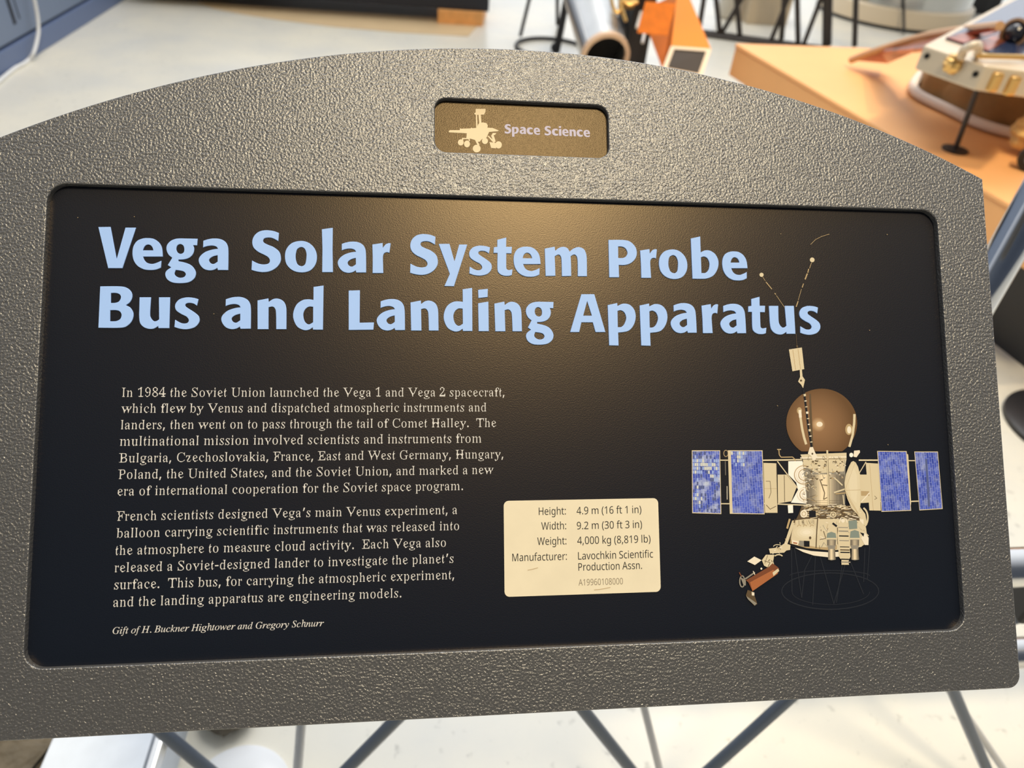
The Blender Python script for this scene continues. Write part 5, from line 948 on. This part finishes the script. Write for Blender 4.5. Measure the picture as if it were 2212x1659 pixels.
# things on deck and rim
def deckp(px_, py_, z_=LZ + .006): return spot(px_, py_, z_)
MB().tube(smooth3([deckp(2077, 122), deckp(2082, 108, LZ + .03), deckp(2096, 100, LZ + .05), deckp(2113, 98, LZ + .05), deckp(2112, 118, LZ + .01)]), .012, 8).build('white_hoop', m_white, t_, loc=deckp(2077, 122))
MB().tube([deckp(2112, 121, LZ + .016), deckp(2240, 124, LZ + .016)], .007, 8).build('boom_rod', m_gold, t_, loc=deckp(2112, 121))
for x_, y_ in ((2003, 121), (2108, 160)):
    p = on_plane(x_, y_, tp[0], Vector((tp[1] - tp[0]).cross(Vector((0, 0, 1)))).normalized()); fdir = Vector((tp[1].y - tp[0].y, -(tp[1].x - tp[0].x), 0)).normalized()
    if fdir.dot(CAM - p) < 0: fdir = -fdir
    MB().lathe([(1e-5, -.004), (.008, -.004), (.008, .004), (1e-5, .004)], p, 14, axis=fdir).build('rim_socket', m_hole, t_, loc=p)
for x_ in (2150, 2187):
    p = on_plane(x_, 172 + (x_ - 2150) * .22, tp[1], Vector((tp[2] - tp[1]).cross(Vector((0, 0, 1)))).normalized())
    MB().box((p.x - .014, p.y - .014, p.z - .032), (p.x + .014, p.y + .02, p.z + .02)).build('gold_latch', m_gold, t_, smooth=0, bevel=.006, loc=p)
q0 = on_plane(2150, 172, tp[1], Vector((0, 1, 0))); q1 = on_plane(2190, 180, tp[1], Vector((0, 1, 0)))
gb = on_plane(2060, 138, tp[0], Vector((tp[1] - tp[0]).cross(Vector((0, 0, 1)))).normalized()); MB().ball(gb, .028, jit=.2).build('gold_fitting', m_gold, t_, loc=gb)
# glass camera head
ch_ = at(2194, 71, (deckp(2194, 71) - CAM).dot(ray(2194, 71)) / ray(2194, 71).length_squared * .95)
axc = (CAM - ch_).normalized() + Vector((-.5, .1, 0)); axc.normalize()
MB().lathe([(.034, -.05), (.040, -.02), (.042, .012), (.034, .014), (.032, .0), (1e-5, .0)], ch_, 32, axis=axc).build('camera_head', mat('tan_camera', srgb((150, 122, 96)), .35, .3), t_, loc=ch_)
MB().ball(ch_, .030, seg=20, rings=12).build('camera_lens', mat('dark_glass', (.02, .022, .03), .05, 0, .8), t_, loc=ch_)
MB().tube([ch_ - Vector((0, 0, .03)), Vector((ch_.x, ch_.y, LZ))], .014, 10).build('camera_mast', m_tube, t_, loc=ch_)

# rock and little rover wheel at the right edge
rk = spot(2215, 335, PZ); tag(MB().ball(rk + Vector((0, 0, .071)), .075, sc=(1, 1, .85), jit=.22).build('rock', mat('sandstone', srgb((226, 186, 120)), .85, noise=(18, .2), bump=(30, .01, .5)), loc=rk), 'rounded sandstone coloured rock on the platform at the right edge', 'rock')
wk = spot(2206, 362, PZ); axw = Vector((-.6, -.8, 0)); t_ = thing('rover_wheel', 'small black rover wheel beside the sandstone rock', 'wheel', wk + Vector((0, 0, 0)))
MB().lathe([(.018, -.02), (.036, -.02), (.038, 0), (.036, .02), (.018, .02), (.018, -.02)], wk + Vector((0, -.02, .038)), 28, axis=axw).build('tyre', m_black, t_, loc=wk)
MB().lathe([(1e-5, -.012), (.0185, -.012), (.0185, .012), (1e-5, .012)], wk + Vector((0, -.02, .038)), 20, axis=axw).build('hub', mat('blue_grey_metal', srgb((120, 140, 170)), .35, .6), t_, loc=wk)

# ------------------------------------------------------------------ guard rail truss under the sign
m_chrome = mat('polished_chrome', (.80, .81, .83), .07, 1.0); m_rail = mat('satin_tube', (.70, .70, .70), .2, 1.0); m_strut = mat('blue_grey_strut', srgb((84, 94, 110)), .3, .5); m_bright = mat('bright_silver_strut', srgb((214, 214, 212)), .35, .25)
yA, zA = .136, .575; yB, zB = .205, .250; yC, zC = .066, .10
gr_ = thing('guard_rail', 'tubular metal guard rail truss with slanting struts below the sign', 'railing', (0, yC, 0))
for y_, z_, r_, nm in ((yA, zA, .025, 'top_rail'), (yB, zB, .025, 'middle_rail'), (yC, zC, .018, 'lower_rail')):
    MB().tube([(-.9 if nm == 'top_rail' else -.32, y_, z_), (1.5, y_, z_)], r_, 24).build(nm, m_rail, gr_, loc=(0, y_, z_))
def strut(pa, pb, y1_, z1_, r_, m_):
    n = Vector((1, 0, 0)).cross(Vector((0, y1_ - yC, z1_ - zC))).normalized(); o = Vector((0, yC, zC))
    a, b = on_plane(*pa, o, n), on_plane(*pb, o, n); d_ = b - a
    lo_ = a + d_ * ((zC - a.z) / d_.z); hi2 = a + d_ * ((z1_ - a.z) / d_.z)
    MB().tube([lo_, hi2], r_, 14).build('strut', m_, gr_, loc=lo_)
for pa, pb in (((362, 1590), (445, 1659)), ((845, 1565), (752, 1659)), ((1265, 1540), (1360, 1659)), ((1697, 1515), (1537, 1659)), ((2060, 1495), (2130, 1659))): strut(pa, pb, yA, zA, .0085, m_strut)
for pa, pb, r_ in (((650, 1570), (643, 1659), .0068), ((1393, 1535), (1424, 1659), .0058), ((2098, 1560), (2166, 1659), .0058)): strut(pa, pb, yB, zB, r_, m_bright)
MB().box((.675, yA - .034, zA - .075), (.78, yA + .034, zA - .02)).build('black_clamp', m_black, gr_, smooth=0, bevel=.006, loc=(.7, yA, zA))
MB().tube([(.86, yA, zA - .02), (.70, yB, zB + .02)], .008, 12).build('strut', m_strut, gr_, loc=(.86, yA, zA))
for x_ in (-.05, 1.2): MB().lathe([(.045, 0), (.045, .008), (.014, .014), (.014, .085)], (x_, yC, 0), 24).build('foot', m_rail, gr_, loc=(x_, yC, 0))
# sign bracket down to the top rail
for x_ in (-.16, .16):
    ob = MB().tube([(x_, .03, .955), (x_, yA, .80), (x_, yA, zA + .026)], .013, 12).build('mounting_arm', m_dark_metal, None)
    ob.parent = sign; ob.matrix_parent_inverse = (Matrix.Translation(SO) @ Matrix.Rotation(R(45), 4, 'X')).inverted()

# chrome post at the right
cpo = at(2182, 529, 1.05)
t_ = thing('chrome_post', 'upright polished chrome post right of the sign', 'post', (cpo.x, cpo.y, 0))
MB().lathe([(.0255, .0), (.0255, 1.05), (.02, 1.06), (1e-5, 1.06)], (cpo.x, cpo.y, 0), 40).build('post_tube', m_chrome, t_, loc=(cpo.x, cpo.y, 0))
MB().lathe([(.07, 0), (.07, .008), (.03, .016), (.0256, .03)], (cpo.x, cpo.y, 0), 40).build('post_base', m_chrome, t_, loc=(cpo.x, cpo.y, 0))
# black round mat right
mp_ = spot(2305, 930, 0); tag(MB().lathe([(.165, 0), (.165, .014), (.15, .022), (1e-5, .022)], mp_, 48).build('black_disc', m_black, loc=mp_), 'black round base disc on the floor at the right edge', 'base')

# ------------------------------------------------------------------ lower left: pale case, rocks, round base plate
m_lid = mat('pale_blue_grey_lid', srgb((206, 214, 224)), .45, noise=(30, .04)); m_rock = mat('grey_brown_rock', srgb((104, 96, 82)), .9, noise=(16, .35), bump=(40, .02, .7))
cz = .15
c0, c1, c2, c3_ = spot(112, 1596, cz), spot(331, 1586, cz), spot(308, 1659, cz), spot(85, 1659, cz)
dl, dr_ = (c0 - c3_).normalized(), (c1 - c2).normalized()
top = [c0 + dl * .25, c1 + dr_ * .25, c2 - dr_ * .12, c3_ - dl * .12]
t_ = thing('pale_case', 'pale blue grey case with metal edge strip below the lower left of sign', 'case', ((c0.x + c1.x) / 2, c0.y, 0))
dn = lambda P, z_: [Vector((p.x, p.y, z_)) for p in P]
MB().hull8(top, dn(top, cz - .02)).build('lid', m_lid, t_, smooth=0, bevel=.003, loc=c0)
MB().hull8(dn(top, cz - .021), dn(top, 0)).build('case_body', m_lid, t_, smooth=0, loc=(c0.x, c0.y, 0))
e0, e1_ = spot(343, 1588, cz - .01), spot(322, 1659, cz - .01); de = (e0 - e1_).normalized()
s_a, s_b = top[1] + Vector((.001, 0, 0)), top[2] + Vector((.001, 0, 0)); wv = Vector((.0155, 0, 0))
MB().hull8([s_a, s_a + wv, s_b + wv, s_b], dn([s_a, s_a + wv, s_b + wv, s_b], cz - .03)).build('metal_edge_strip', m_rail, t_, smooth=0, bevel=.004, loc=s_a)
r1p = spot(30, 1640, 0.02); tag(MB().ball(r1p + Vector((-.07, .03, .06)), .15, sc=(1, 1.1, .45), jit=.25).build('rock', m_rock, loc=r1p), 'grey brown rock on the floor left of the pale case', 'rock')
r2p = Vector((-.398, .296, 0)); tag(MB().ball(r2p + Vector((0, 0, .027)), .046, sc=(.95, .95, .62), jit=.2).build('rock', m_rock, loc=r2p), 'grey brown rock on the floor between pale case and round plate', 'rock')
wc = Vector((-.358, .158, 0)); tag(MB().lathe([(.082, 0), (.082, .007), (.076, .012), (.04, .016), (1e-5, .016)], wc, 64).build('round_base_plate', mat('white_enamel_plate', srgb((226, 228, 230)), .3), loc=wc), 'round white base plate on the floor behind the slanting strut', 'base plate')
